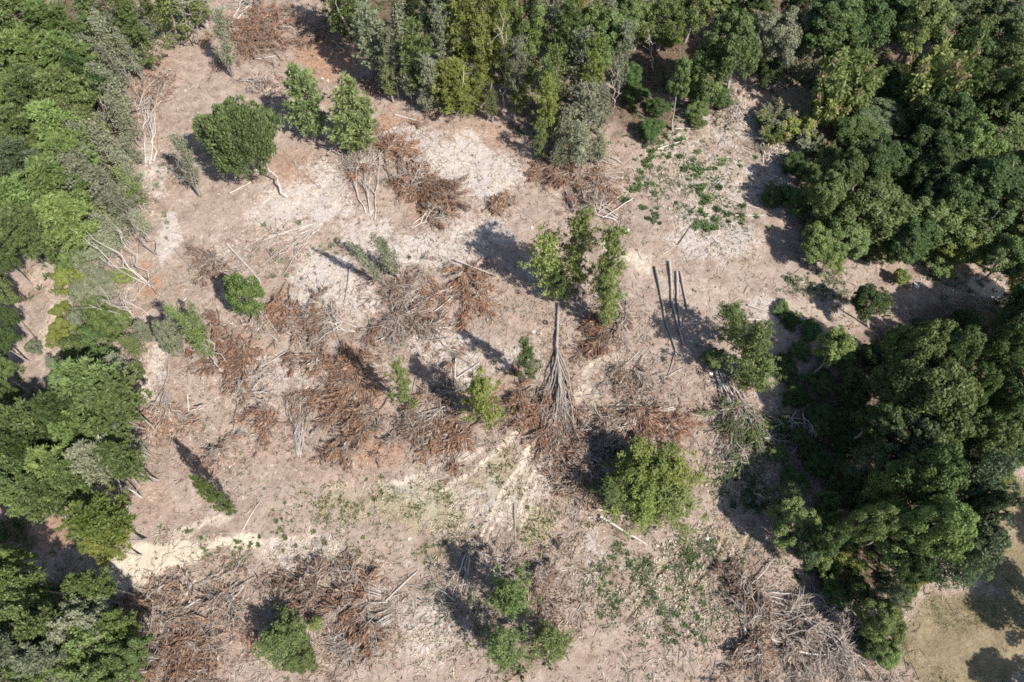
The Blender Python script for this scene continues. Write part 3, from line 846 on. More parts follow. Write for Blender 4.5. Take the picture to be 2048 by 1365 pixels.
T(None, 'wispy', 1020, 1195, 112, 13, 'leaf_bright', 'rounded green tree beside bare white branches at bottom centre')
T(None, 'wispy', 1092, 1265, 92, 9, 'leaf_mid', 'small green tree at the bottom edge, right of the rounded one')
T(None, 'wispy', 1008, 1300, 105, 11, 'leaf_mid', 'ragged little tree on the bottom edge under the rounded green tree')
T(None, 'wispy', 540, 1288, 125, 7, 'leaf_olive', 'olive bush on the bottom edge beside a grey pole stack')
T(None, 'bushy', 605, 1312, 70, 4, 'leaf_mid', 'low green bush at the bottom edge, right of the olive one')
T(None, 'wispy', 627, 1250, 34, 4, 'leaf_lime', 'lime green sprout between brown slash and grey poles')
TB('tall_oak', (1345, 262), (1372, 100), 46, 'leaf_mid', 'slim leafy tree with a long bare stem above the weed patch')
TB('oak', (1440, 215), (1468, 8), 128, 'leaf_mid', 'big round topped green tree behind the dead reeds')
TB('oak', (1412, 225), (1418, 95), 80, 'leaf_mid', 'smaller green tree just left of the big round topped one')
TB('oak', (1738, 655), (1745, 562), 74, 'leaf_dark', 'lone compact dark green tree at the edge of the shaded track')
TB('wispy', (1500, 770), (1510, 640), 125, 'leaf_mid', 'leafy green tree at the right end of the dark poles')
T(None, 'wispy', 1522, 742, 80, 7, 'leaf_bright', 'vivid green bush leaning out below the leafy tree')
TB('wispy', (1465, 690), (1465, 600), 85, 'leaf_olive', 'sparse olive tree just above the leafy green one')
T(None, 'bushy', 1425, 715, 50, 3, 'leaf_mid', 'low green scrub in the shade left of the leafy tree')
TB('pine', (275, 1192), (135, 1165), 78, 'leaf_bright', 'lone pine with a pale bare trunk at lower left')
TB('feather', (800, 560), (745, 455), 60, 'leaf_grey', 'pale wispy grey sapling in the centre of the clearing')
TB('feather', (775, 575), (690, 475), 40, 'leaf_grey', 'thin leafless looking sapling beside the wispy grey one')
# trees beyond the frame whose shade falls into it
for i, (x, y, h, w) in enumerate([(76, 4, 16, 11), (86, 12, 17, 11), (72, -6, 14, 9)]):
    tree('oak', (x, y, float(relief(x, y))), h, w, 'leaf_mid', ['broadleaf tree off the lower right edge casting shade on the lawn', 'taller broadleaf tree beyond the lawn off the right edge',
         'shorter broadleaf tree off the bottom right corner by the lawn'][i])
# ordinal labels for the woods
ORD = ['topmost', 'second from top', 'third from top', 'fourth from top', 'fifth from top', 'sixth from top', 'seventh from top', 'eighth from top', 'ninth from top']
PLACE = dict(LN='in the upper left wood', LM='in the left scrub strip', LS='in the lower left pine stand', BL='in the bottom left wood', TC='in the top centre stand',
             TE='at the top stand\'s sunny edge', TR='above the weed patch', RN='in the upper right wood', RE='right of the weed patch', RM='above the shaded track',
             RS='in the lower right wood', RF='fronting the lower right wood', RX='by the right edge', LX='by the left edge')
bins = {}
for t in TREES:
    if t[5]:
        t[0]['label'] = t[5]
        t[0]['group'] = 'trees standing in the clearing'
    else:
        bins.setdefault((t[3], t[1], t[2]), []).append(t)
for (z, k, m), lst in bins.items():
    lst.sort(key=lambda t: t[4][0])
    n = len(lst)
    cols = [lst] if n <= 4 else [lst[:n // 2], lst[n // 2:]] if n <= 12 else [lst[:n // 3], lst[n // 3:2 * n // 3], lst[2 * n // 3:]]
    cn = {1: [''], 2: [' left half', ' right half'], 3: [' left third', ' middle third', ' right third']}[len(cols)]
    for col, c in zip(cols, cn):
        col.sort(key=lambda t: t[4][1])
        for i, t in enumerate(col):
            o = ('the only one' if len(col) == 1 else ('upper' if i == 0 else 'lower') if len(col) == 2 else 'lowest' if i == len(col) - 1 else ORD[i])
            t[0]['label'] = f"{LOOK[m]} {NOUN[k]} {PLACE[z]},{c}{',' if c and len(col) != 1 else ''} {o if not (c and len(col) == 1) else ''}".strip()
            t[0]['group'] = 'trees of ' + ZONES[z]

# ------------------------------------------------------------------ felled trees and slash
FOOT = []          # where slash lies: (x, y, radius), keeps loose sticks near it

def gz(x, y):
    return float(zat(x, y))

def felled(label, butt, tip, wpx, bark='bark_grey', leaf='dead_rust', stems=2, limbs=9, twigs=11, leaves=26, lift=1.6, fork=.35, rad=.12, name='felled_tree', start=.35, bend=1.0, broom=False, cat='felled tree'):
    """a felled tree lying from its butt to the spread of its top"""
    r = np.random.default_rng(hash_seed(label))
    A, B = np.array(P(*butt)), np.array(P(*tip))
    d = B - A
    d[2] = 0
    L = np.linalg.norm(d)
    d /= L
    p = np.array([-d[1], d[0], 0])
    hw = wpx * .55 * mpp(B)
    limbs, twigs, leaves = int(limbs * 1.45), int(twigs * 1.35), int(leaves * 1.0)
    root = bpy.data.objects.new(name, None)
    COL.objects.link(root)
    root.empty_display_size = .2
    org = Vector((A[0], A[1], gz(A[0], A[1])))
    root.location = org
    root['label'] = label
    root['category'] = cat
    root['group'] = 'felled trees and slash in the clearing'
    for q in np.linspace(.2, 1, 5):
        FOOT.append((A[0] + d[0] * L * q, A[1] + d[1] * L * q, hw * (.5 + q) + 1))
    lo = np.array(org)
    tw, lf = MB(), MB()
    wood = []
    def put(pts):
        pts = np.array(pts)
        g = zat(pts[:, 0], pts[:, 1])
        pts[:, 2] = g + pts[:, 2]
        return pts - lo
    stem_paths = []
    for s in range(stems):
        off = (s - (stems - 1) / 2) / max(stems - 1, 1)
        a = A + p * off * hw * .25 + d * r.uniform(-.03, .1) * L
        e = A + d * L * r.uniform(.72, .88) + p * off * hw * r.uniform(.5, 1.1)
        k = 8
        t = np.linspace(0, 1, k)
        pts = a + (e - a) * t[:, None] + p * (r.normal(size=k) * .018 * bend * L * np.sin(t * 3.1))[:, None]
        pts[:, 2] = rad * 1.2 + lift * .55 * np.sin(t * 1.9) * r.uniform(.4, 1)
        mb = MB()
        mb.tube(put(pts), np.linspace(rad, rad * .3, k) * r.uniform(.8, 1.15), 6, True)
        wood.append(('trunk', mb, None))
        stem_paths.append(pts)
    for i in range(limbs):
        cross = (not broom) and r.random() < .42
        if cross:                                   # broken branch lying across the heap
            q, o_ = r.uniform(.35, 1.0), r.uniform(-.8, .8)
            a = A + d * L * q + p * o_ * hw * (.35 + .65 * q)
            ang = r.normal() * 1.1
            dl = d * math.cos(ang) + p * math.sin(ang)
            ln = r.uniform(.5, 1.7) * hw + .8
            e = a + dl * ln
            a[2], e[2] = r.uniform(.1, lift * .7), 0
        else:
            pts0 = stem_paths[i % stems]
            q = r.uniform(fork * .6, .92)
            f = q * (len(pts0) - 1)
            j = int(f)
            a = pts0[j] + (pts0[min(j + 1, len(pts0) - 1)] - pts0[j]) * (f - j)
            side = r.uniform(-1, 1) if i > 1 else (-1) ** i
            e = A + d * L * ((1.02 if broom else 1 - .2 * side ** 2) + r.uniform(-.2, .06)) + p * side * hw * (r.uniform(.55, .9) if broom else r.uniform(.6, 1.1))
            e[2] = 0
            if q > .5 and not broom:
                e = a * .25 + e * .75
        zz = lift * r.uniform(.05, 1.0)
        k = 7
        t = np.linspace(0, 1, k)
        wob = .045 if broom else .07
        pts = a + (e - a) * t[:, None] + np.cumsum(r.normal(size=(k, 3)), 0) * [wob, wob, 0] * np.linalg.norm(e - a) * np.sin(t * 3.0)[:, None] * .55
        pts[:, 2] = a[2] * (1 - t) + zz * np.sin(t * 2.6) + .1
        mb = MB()
        mb.tube(put(pts), np.linspace(rad * r.uniform(.3, .75), rad * .14, k), 4)
        wood.append(('branch' if cross else 'limb', mb, None if cross else i % stems))
        ld = unit((e - a) * [1, 1, 0])
        lp = np.array([-ld[1], ld[0], 0])
        leafy = r.random() < .72
        for n in range(twigs):
            u = r.uniform(start * (.5 if cross else 1), 1.0)
            f = u * (k - 1)
            j = min(int(f), k - 2)
            o = pts[j] + (pts[j + 1] - pts[j]) * (f - j)
            an = r.normal() * (.5 if broom else .8)
            dd = ld * math.cos(an) + lp * math.sin(an) + np.array([0, 0, r.uniform(-.3, .25)])
            l = (hw * r.uniform(.15, .75) * (1.15 - .4 * u) + .35) * (1.0 if broom else .85)
            an2 = an + r.normal() * .5
            d2 = ld * math.cos(an2) + lp * math.sin(an2) + np.array([0, 0, r.uniform(-.3, .2)])
            o1 = o + unit(dd) * l * .5
            tp = np.array([o, o1, o1 + unit(d2) * l * .5])
            tp[:, 2] = np.maximum(tp[:, 2], .04)
            tw.tube(put(tp), np.array([.055, .04, .018]) * r.uniform(.6, 1.25), 3)
            if leaves and leafy and r.random() < .85:
                m = max(1, int(leaves * r.uniform(.2, 1.6)))
                g = r.uniform(.3, 1.15, m)[:, None]
                c = tp[0] + (tp[2] - tp[0]) * g + r.normal(size=(m, 3)) * [.22, .22, .12]
                c[:, 2] = np.maximum(c[:, 2], .05)
                ax = unit(unit(d2) + .42 * rnd_unit(r, m) + np.array([0, 0, -.1]))
                ll = r.uniform(.3, 1.0, m)
                lf.cards(put(c), ax, unit(rnd_unit(r, m) + np.array([0, 0, .6])), ll * r.uniform(.12, .28, m), ll, mat=int(r.choice(3, p=[.62, .24, .14])))
    trunks = []
    for nm, mb, par in wood:
        o = link(nm, mb.mesh(nm, [bark], True), root if par is None else trunks[par])
        if nm == 'trunk':
            trunks.append(o)
    link('twigs', tw.mesh('twigs', ['twig_brown' if leaf == 'dead_rust' and bark == 'bark_brown' else 'twig_mix']), root, kind='stuff')
    if lf.n:
        link('dead_leaves' if 'dead' in leaf else 'leaves', lf.mesh('leaves', [leaf] + {'dead_rust': ['dead_brown', 'dead_grey'], 'dead_brown': ['dead_grey', 'dead_rust'], 'dead_grey': ['dead_brown', 'straw'], 'straw': ['dead_grey', 'straw']}.get(leaf, [leaf, 'dead_brown'])), root, kind='stuff')
    return root

R_, B_, G_ = 'dead_rust', 'dead_brown', 'dead_grey'
bare = dict(leaves=0, bark='bark_pale', leaf=G_, twigs=14)
felled('white stemmed felled trees with brown tops, upper left clearing', (300, 335), (300, 165), 100, 'bark_pale', B_, stems=3, limbs=16, leaves=26, rad=.14, broom=True, start=.5)
felled('bare twiggy grey treetop behind the white stemmed felled trees', (240, 280), (262, 200), 80, 'bark_grey', B_, stems=1, limbs=9, leaves=9)
felled('wide rust brown felled treetop at the top edge', (575, 100), (490, 40), 120, 'bark_brown', R_, limbs=14, leaves=30)
felled('rust brown slash right under the top edge, lower of a pair', (560, 130), (500, 85), 110, 'bark_brown', R_, limbs=12, leaves=26)
felled('brown treetop leaning against the top centre stand', (690, 90), (620, 55), 90, 'bark_brown', B_, limbs=10, leaves=22)
felled('grey bare branches on the very top edge', (470, 40), (510, -5), 70, **bare)
felled('grey pile of poles with twigs above the cedars', (475, 160), (560, 175), 55, 'bark_grey', G_, stems=4, limbs=8, leaves=7)
felled('bare grey branching treetop fanned out, below the twin cedars', (742, 440), (728, 318), 105, stems=3, limbs=18, broom=True, **bare)
felled('rust brown slash heap under the twin cedars', (790, 370), (785, 285), 95, 'bark_brown', R_, limbs=12, leaves=30)
felled('rust and grey treetop whose stems point right, mid upper clearing', (935, 375), (800, 365), 80, 'bark_grey', R_, stems=4, limbs=14, leaves=20)
felled('long brown slash below the rust heap, mid upper clearing', (815, 320), (890, 420), 80, 'bark_brown', R_, limbs=12, leaves=28)
felled('rust slash with grey poles across it, mid upper clearing', (820, 455), (900, 425), 60, 'bark_pale', R_, stems=2, limbs=8, leaves=22)
felled('rusty slash left of the weed patch, under tall trees', (1185, 330), (1075, 345), 80, 'bark_grey', R_, limbs=12, leaves=24)
felled('rusty slash heap nearest the weed patch', (1250, 350), (1180, 365), 70, 'bark_grey', R_, limbs=10, leaves=22)
felled('rust twigs heaped beneath the standing top centre saplings', (1240, 330), (1130, 300), 70, 'bark_grey', B_, limbs=10, leaves=14)
felled('bleached grey tangle of branches left of the bare dirt track', (1240, 440), (1160, 410), 70, 'bark_pale', B_, stems=3, limbs=12, leaves=8, twigs=14)
felled('sheaf of long thin bleached stems across the pale ground', (642, 450), (495, 500), 60, 'bark_pale', B_, stems=5, limbs=5, leaves=3, twigs=4, lift=.5, rad=.09)
felled('second sheaf of bleached stems pointing down left', (640, 452), (530, 545), 70, 'bark_pale', B_, stems=3, limbs=4, leaves=2, twigs=4, lift=.5, rad=.08)
felled('grey brown slash left of the vivid green bush', (470, 490), (410, 550), 80, 'bark_grey', B_, limbs=10, leaves=14)
felled('rust slash right of the vivid green bush', (575, 565), (562, 650), 70, 'bark_brown', R_, limbs=12, leaves=30)
felled('brown slash right of the rust slash, mid left clearing', (590, 600), (612, 680), 65, 'bark_brown', B_, limbs=10, leaves=28)
felled('bleached bare branches fanning left from a white butt', (712, 660), (640, 645), 75, stems=2, limbs=10, **bare)
felled('grey twiggy treetop under the vivid green bush', (560, 680), (510, 640), 60, 'bark_grey', G_, limbs=8, leaves=10)
felled('large tangled grey and brown treetop in the very centre left', (880, 590), (775, 600), 110, 'bark_grey', B_, stems=3, limbs=14, leaves=10)
felled('brown tangle beneath the large central treetop', (790, 560), (830, 680), 120, 'bark_grey', B_, stems=3, limbs=14, leaves=18)
felled('bleached branch cluster over the central tangle', (830, 590), (790, 690), 70, stems=1, limbs=7, **bare)
felled('rust brown fan shaped treetop left of the three slender trees', (968, 515), (932, 605), 85, 'bark_brown', R_, stems=2, limbs=16, leaves=36)
felled('wide rust slash below the leaning sapling clump', (500, 660), (460, 730), 110, 'bark_brown', R_, limbs=14, leaves=24)
felled('thin rust twigs beside the leaning sapling clump', (430, 620), (440, 700), 60, 'bark_brown', R_, limbs=8, leaves=20)
felled('fallen brown pine with a straight pale trunk, left clearing', (338, 690), (340, 870), 100, 'bark_grey', B_, stems=1, limbs=18, leaves=26, fork=.9, lift=1.2, broom=True, start=.45)
felled('big brown slash fan with leaves swept left, centre clearing', (775, 745), (670, 770), 120, 'bark_brown', R_, stems=3, limbs=18, leaves=32)
felled('brown slash trailing below the big slash fan', (775, 790), (705, 860), 90, 'bark_brown', R_, stems=2, limbs=12, leaves=28)
felled('upright bundle of grey stems with a dark brown head', (598, 915), (600, 800), 46, 'bark_grey', B_, stems=6, limbs=10, leaves=26, lift=1.0, broom=True)
felled('little rust fan pointing left beside the grey stem bundle', (585, 848), (520, 850), 55, 'bark_brown', R_, stems=1, limbs=10, leaves=18)
felled('grey brown slash row in the centre, under the lime sapling', (930, 800), (800, 880), 80, 'bark_grey', B_, stems=3, limbs=14, leaves=13)
felled('dark slash heap in the shade above the olive bush', (960, 790), (880, 800), 70, 'bark_grey', B_, stems=2, limbs=10, leaves=14)
felled('brown slash under the olive bush in the centre', (960, 830), (900, 890), 80, 'bark_brown', R_, stems=2, limbs=10, leaves=22)
felled('tall felled tree with forked white trunk and fanned rusty top', (1117, 592), (1111, 885), 112, 'bark_grey', R_, stems=1, limbs=24, leaves=22, fork=.75, lift=1.3, rad=.26, start=.55, bend=.35, broom=True)
felled('rust slash heap below the three slender trees', (1255, 650), (1180, 685), 75, 'bark_brown', R_, limbs=12, leaves=30)
felled('rust slash left of the forked white trunk', (1070, 770), (1040, 835), 90, 'bark_brown', R_, limbs=12, leaves=26)
felled('grey branches reaching down beside the short fresh green tree', (1225, 590), (1235, 670), 70, 'bark_pale', B_, stems=2, limbs=8, leaves=6)
felled('grey bleached treetop sweeping left above the yellow-green tree', (1345, 822), (1180, 865), 90, 'bark_pale', B_, stems=4, limbs=16, leaves=7, twigs=14)
felled('rust slash on top of the bleached treetop', (1270, 800), (1310, 860), 90, 'bark_brown', R_, limbs=12, leaves=28)
felled('dark grey brush left of the yellow-green tree', (1240, 920), (1150, 900), 110, 'bark_dark', B_, stems=3, limbs=14, leaves=10)
felled('dark brown brush at the foot of the yellow-green tree', (1220, 960), (1140, 980), 80, 'bark_grey', B_, stems=2, limbs=10, leaves=18)
felled('green leaved felled tree with pale stems, right of centre', (1435, 740), (1505, 905), 105, 'bark_pale', 'leaf_olive', stems=6, limbs=18, leaves=12, lift=1.8, rad=.15)
felled('second green felled treetop along the wood edge', (1465, 765), (1520, 890), 70, 'bark_pale', 'leaf_weed', stems=4, limbs=12, leaves=16, lift=1.8)
felled('thin brown twiggy treetop right of the wheel tracks', (1285, 710), (1255, 780), 80, 'bark_brown', B_, stems=1, limbs=9, leaves=7)
felled('huge brown slash fan with pale poles, bottom left', (325, 1155), (325, 1280), 170, 'bark_grey', B_, stems=4, limbs=20, leaves=20, lift=1.4)
felled('rust slash under the huge fan on the bottom edge', (340, 1230), (380, 1310), 160, 'bark_brown', R_, stems=2, limbs=16, leaves=24)
felled('brown twig heap right of the huge slash fan', (490, 1160), (430, 1225), 100, 'bark_grey', B_, stems=2, limbs=12, leaves=12)
felled('brown slash sweeping left, bottom centre left', (690, 1190), (590, 1185), 90, 'bark_brown', B_, stems=3, limbs=14, leaves=18)
felled('grey brown slash row above the bottom poles', (760, 1190), (670, 1160), 70, 'bark_grey', B_, stems=3, limbs=10, leaves=8)
felled('rust brown slash heap above the grey pole stack', (780, 1210), (690, 1240), 100, 'bark_grey', R_, stems=2, limbs=14, leaves=22)
felled('grey bare stems stacked on the bottom edge', (785, 1235), (665, 1310), 90, 'bark_grey', G_, stems=7, limbs=8, leaves=2, twigs=7, lift=1.0)
felled('white bare branches right of a dark shadow, bottom centre', (945, 1105), (1050, 1160), 90, 'bark_pale', B_, stems=2, limbs=10, leaves=3)
felled('fallen pale stems hanging down at bottom centre', (935, 1110), (920, 1210), 60, 'bark_pale', 'leaf_grey', stems=3, limbs=7, leaves=6, twigs=8)
felled('brown slash behind the rounded green tree at bottom centre', (1030, 1130), (1090, 1190), 80, 'bark_grey', B_, stems=1, limbs=9, leaves=10)
felled('dark brown upright brush right of the curved ruts', (1495, 1280), (1490, 1165), 70, 'bark_grey', B_, stems=2, limbs=12, leaves=20)
felled('rust brown brush on the bottom edge right of the ruts', (1480, 1250), (1520, 1310), 90, 'bark_brown', B_, stems=2, limbs=12, leaves=18)
felled('large bleached grey brush heap, bottom right, long white stems', (1560, 1215), (1720, 1320), 125, stems=4, limbs=16, **bare)
felled('upper grey brush of the bottom right heap', (1530, 1190), (1670, 1225), 95, stems=3, limbs=12, **bare)
felled('grey brown brush in the middle of the bottom right heap', (1520, 1230), (1620, 1270), 120, 'bark_grey', G_, stems=3, limbs=14, leaves=9)
felled('pale twigs on the bottom right edge by the lawn', (1740, 1250), (1670, 1300), 90, stems=3, limbs=9, **bare)
felled('small rust twig heap right of the rust and grey treetop', (960, 425), (1005, 412), 40, 'bark_brown', R_, stems=1, limbs=6, leaves=18)
felled('small brown bush heap on the lower left soil', (440, 875), (447, 920), 50, 'bark_brown', B_, stems=1, limbs=8, leaves=12)
felled('round grey twig heap left of the thin sapling clump', (285, 370), (290, 405), 40, 'bark_grey', G_, stems=1, limbs=8, leaves=12)
felled('dry reed and stick heap below the big round topped tree', (1500, 250), (1455, 215), 90, 'bark_pale', 'straw', stems=4, limbs=14, leaves=16, lift=1.2)
felled('pale dry sticks along the thicket edge', (1530, 330), (1545, 300), 70, 'bark_pale', 'straw', stems=3, limbs=8, leaves=10, lift=.8)
felled('brown branches under the shaded wood front', (1600, 820), (1580, 880), 90, 'bark_pale', G_, stems=2, limbs=9, leaves=4)
felled('dark brush in the corner shade by the top stand', (760, 130), (740, 190), 70, 'bark_dark', B_, stems=1, limbs=10, leaves=12)
felled('grey twiggy treetop along the left clearing edge', (300, 640), (215, 600), 90, stems=2, limbs=12, **bare)
felled('dry twigs left of the pale soil strip', (295, 680), (260, 720), 60, 'bark_grey', G_, stems=1, limbs=8, leaves=4)
felled('sparse grey treetop in the left middle clearing', (450, 760), (520, 770), 80, 'bark_pale', G_, stems=2, limbs=9, leaves=3)

# ------------------------------------------------------------------ bare dead trees still standing
def dead_tree(label, base, tips, rad=.16, bark='bark_pale', twigs=12):
    r = np.random.default_rng(hash_seed(label))
    b = P(*base)
    root = bpy.data.objects.new('dead_tree', None)
    COL.objects.link(root)
    root.location = (b.x, b.y, gz(b.x, b.y) - .1)
    root['label'] = label
    root['category'] = 'dead tree'
    for i, (tx, ty, h) in enumerate(tips):
        t = P(tx, ty, h)
        e = np.array(t - b)
        e[2] = h
        mb = MB()
        pts = limb_pts((0, 0, 0), e, r, k=9, wob=.035)
        mb.tube(pts, np.linspace(rad * (1 if i == 0 else .75), rad * .16, 9), 6)
        o = link('trunk' if i == 0 else 'limb', mb.mesh('limb', [bark], True), root if i == 0 else stem)
        stem = o if i == 0 else stem
        tw = MB()
        for n in range(twigs):
            q = r.uniform(.35, 1)
            o = pts[int(q * 8)]
            dv = unit(e + r.normal(size=3) * np.linalg.norm(e) * .6)
            l = np.linalg.norm(e) * r.uniform(.07, .2)
            tw.tube(limb_pts(o, o + dv * l, r, k=4), np.linspace(rad * .3, .015, 4), 3)
        link('twigs', tw.mesh('twigs', [bark]), stem, kind='stuff')

dead_tree('bare white dead tree with crooked limbs, left of the clearing', (306, 576), [(172, 462, 13), (225, 448, 13), (200, 515, 10), (140, 458, 15)])
dead_tree('pair of straight bare dead stems behind the crooked white one', (312, 510), [(247, 428, 13), (252, 440, 12)], .11, 'bark_grey')
dead_tree('thick pale leaning trunk under the large rounded cedar', (573, 393), [(525, 322, 6)], .3, twigs=4)
dead_tree('bare grey dead tree below the crooked white one', (285, 642), [(195, 575, 10), (200, 600, 9), (222, 585, 10), (180, 612, 9)], .12)
dead_tree('two tall bare leaning stems at the top left, over orange soil', (398, 88), [(350, -8, 18), (366, -8, 18)], .13)
dead_tree('slim bare stem with a fork at the left wood edge', (248, 282), [(195, 190, 14), (210, 205, 11)], .11)
dead_tree('slim leaning stem left of the white stemmed felled trees', (228, 250), [(175, 165, 13)], .1)
dead_tree('pale leaning stem at the left wood edge, above the crooked tree', (318, 512), [(268, 440, 12)], .1)
dead_tree('grey leaning stem behind the pale one at the left edge', (300, 480), [(240, 390, 12), (228, 405, 11)], .1, 'bark_grey')
dead_tree('thin leaning stem over the silvery green tree', (445, 745), [(345, 615, 14)], .09)
dead_tree('second thin leaning stem over the silvery green tree', (465, 735), [(375, 640, 12)], .08, 'bark_grey')
dead_tree('short leaning stem near the round grey twig heap', (275, 415), [(235, 355, 10)], .09)
dead_tree('grey forked stem left of the thin sapling clump', (405, 395), [(360, 300, 12), (350, 320, 11)], .09, 'bark_grey')
dead_tree('slim bare stem second along the left wood edge', (262, 168), [(208, 95, 14)], .1, 'bark_grey')
dead_tree('tall bare white trunk among the top centre pines', (907, 80), [(898, -5, 12)], .14)
dead_tree('tallest bare white trunk in front of the top centre pines', (944, 140), [(930, 0, 16), (915, 40, 12)], .14)
dead_tree('bare pale trunk right of the tallest one at top centre', (1008, 214), [(1012, 20, 21), (998, 60, 16)], .13)
dead_tree('thin pale trunk below the yellow front bushes', (972, 246), [(985, 165, 9)], .09)
dead_tree('twin bare white stems in the gap above the weed patch', (1306, 140), [(1303, 50, 11), (1298, 55, 10)], .13)
dead_tree('bare forked stem left of the weed patch', (1228, 215), [(1224, 135, 10), (1236, 140, 9)], .1)
dead_tree('pale trunk rising out of rust slash at upper centre', (1166, 325), [(1170, 235, 11)], .13)
dead_tree('thin pale stem right of the trunk in rust slash', (1218, 325), [(1220, 260, 8)], .07)
dead_tree('bare thin trunk behind the yellow front bushes, leftmost', (845, 190), [(828, 118, 9)], .1)
for i, (b, t, w) in enumerate([((285, 905), (190, 845), 'leaning pale pine trunk at the lower left stand, upper one'), ((282, 940), (200, 895), 'leaning pale pine trunk at the lower left stand, middle one'),
                               ((284, 995), (235, 975), 'short pale pine trunk at the lower left stand, lowest one'), ((160, 990), (110, 960), 'short pale trunk between the lower left pines')]):
    dead_tree(w, b, [(t[0], t[1], 11 if i < 2 else 7)], .15)
dead_tree('long pale leaning pine trunk beside the lower left pines', (300, 965), [(215, 915, 11)], .14)
dead_tree('grey leaning trunk above the lower left pines', (290, 870), [(235, 815, 9)], .11, 'bark_grey')
dead_tree('thin leaning trunk right of the lime shrub at left', (330, 600), [(262, 520, 11)], .09, 'bark_grey')
dead_tree('thin bare stems leaning over the orange soil at lower left', (135, 1040), [(70, 990, 8), (85, 985, 8), (75, 1025, 7)], .08, 'bark_grey')

# ------------------------------------------------------------------ loose logs and poles
def log(label, p0, p1, rad, bark, lift=0.0, bend=.01, group='logs and poles lying on the ground'):
    r = np.random.default_rng(hash_seed(label))
    a, b = P(*p0), P(*p1)
    k = 9
    t = np.linspace(0, 1, k)[:, None]
    pts = np.array(a) + (np.array(b) - np.array(a)) * t
    L = (b - a).length
    n = np.array([-(b - a).y, (b - a).x, 0]) / L
    pts += n * (np.cumsum(r.normal(size=k)) * bend * L * .5 * np.sin(t[:, 0] * 3.14))[:, None]
    pts[:, 2] = np.maximum(zat(pts[:, 0], pts[:, 1]).max() * .5 + zat(pts[:, 0], pts[:, 1]) * .5, zat(pts[:, 0], pts[:, 1])) + rad * .8 + lift
    org = Vector((a.x, a.y, pts[0, 2] - rad))
    mb = MB()
    rr = np.linspace(rad, rad * .62, k) * (1 + .06 * r.normal(size=k))
    mb.tube(pts - np.array(org), rr, 6, False)
    root = bpy.data.objects.new('log', None)
    COL.objects.link(root)
    root.location = org
    root['label'] = label
    root['category'] = 'log'
    root['group'] = group
    stem = link('trunk', mb.mesh('log_trunk', [bark], True), root)
    for e, s, q in ((0, -1, rr[0]), (k - 1, 1, rr[-1])):
        ax = unit(pts[1] - pts[0]) if e == 0 else unit(pts[-1] - pts[-2])
        c = MB()
        c.tube(np.array([pts[e] - ax * .01 * s, pts[e] + ax * .012 * s]) - np.array(org), [q * .97, q * .97], 6, True)
        link('cut_end', c.mesh('cut_end', ['cut_wood']), stem)

log('long bleached pole, topmost of the sheaf on pale ground', (640, 450), (512, 497), .1, 'bark_grey', .25, .03)
log('long bleached pole crossing the sheaf toward the lower left', (638, 455), (522, 536), .12, 'bark_grey', .3, .03)
log('bleached pole dropping steeply from the sheaf\'s tip', (628, 466), (566, 556), .1, 'bark_grey', .2, .03)
log('thin bleached pole above the sheaf on pale ground', (600, 458), (500, 484), .1, 'bark_pale', .1)
log('thin bleached pole left of the sheaf, pointing at the log', (560, 452), (488, 500), .09, 'bark_pale', .1)
log('leftmost of the four long dark poles, longest, set apart', (1310, 536), (1351, 702), .27, 'bark_grey', 0, .018)
log('second of the four long dark poles from the left', (1338, 525), (1366, 690), .26, 'bark_grey', 0, .018)
log('third of the four long dark poles from the left', (1353, 545), (1361, 660), .25, 'bark_grey', 0, .018)
log('rightmost and shortest of the four long dark poles', (1360, 545), (1375, 622), .23, 'bark_grey', 0, .018)
log('white log on the red soil near the top edge', (640, 66), (690, 104), .18, 'bark_pale')
log('short pale log lying level under the rust slash at top', (512, 119), (560, 113), .14, 'bark_pale')
log('slender pale log on the red soil right of the twin cedars', (790, 230), (848, 246), .13, 'bark_pale')
log('straight pink grey log above the vivid green bush', (455, 490), (522, 566), .2, 'bark_pale')
log('pale pole crossing the brown fan left of three slender trees', (912, 527), (998, 560), .13, 'bark_pale', .9)
log('white stick right of the forked white trunk, upper', (1240, 738), (1278, 704), .12, 'bark_pale')
log('pale stick on the track below the dark poles', (1318, 762), (1368, 736), .1, 'bark_pale')
log('dark thin pole leaning from the shade toward the track', (1335, 755), (1352, 700), .1, 'bark_grey')
log('thin pale pole below the rust slash, by wheel tracks', (1160, 795), (1220, 784), .08, 'bark_grey')
log('lone upright-looking thin pole on the grass, lower centre', (1029, 1010), (1033, 1115), .12, 'bark_grey')
log('white trunk sticking out below the large yellow-green tree', (1200, 1035), (1294, 1092), .22, 'bark_pale', .3)
log('second whitish trunk under the large yellow-green tree', (1190, 1020), (1262, 1036), .15, 'bark_pale', .5)
log('white branch on straw above the bottom slash heap', (772, 1202), (836, 1142), .14, 'bark_pale')
log('thin white pole standing out right of the fallen brown pine', (376, 790), (381, 882), .11, 'bark_pale')
log('faint grey pole right of the thin white one', (372, 770), (420, 865), .08, 'bark_grey')
log('pale log on the far side of the weed patch', (1455, 398), (1518, 418), .16, 'bark_pale')
log('second pale log on the far side of the weed patch', (1470, 432), (1530, 432), .12, 'bark_pale')
log('short white stick inside the weed patch', (1425, 375), (1442, 360), .12, 'bark_pale')
log('white log across the upper weed patch', (1315, 300), (1368, 283), .16, 'bark_pale')
log('thin level pole above the weed patch', (1350, 258), (1402, 259), .09, 'bark_pale')
log('pale pole beside the leafy green tree, upper of two', (1495, 612), (1545, 628), .15, 'bark_pale')
log('pale pole beside the leafy green tree, lower of two', (1480, 640), (1540, 642), .14, 'bark_pale')
log('slanting dark stick below the green weed patch', (1355, 492), (1405, 425), .08, 'bark_dark')
log('short pale stick on the open dirt left of the dark poles', (1325, 510), (1360, 488), .07, 'bark_pale')
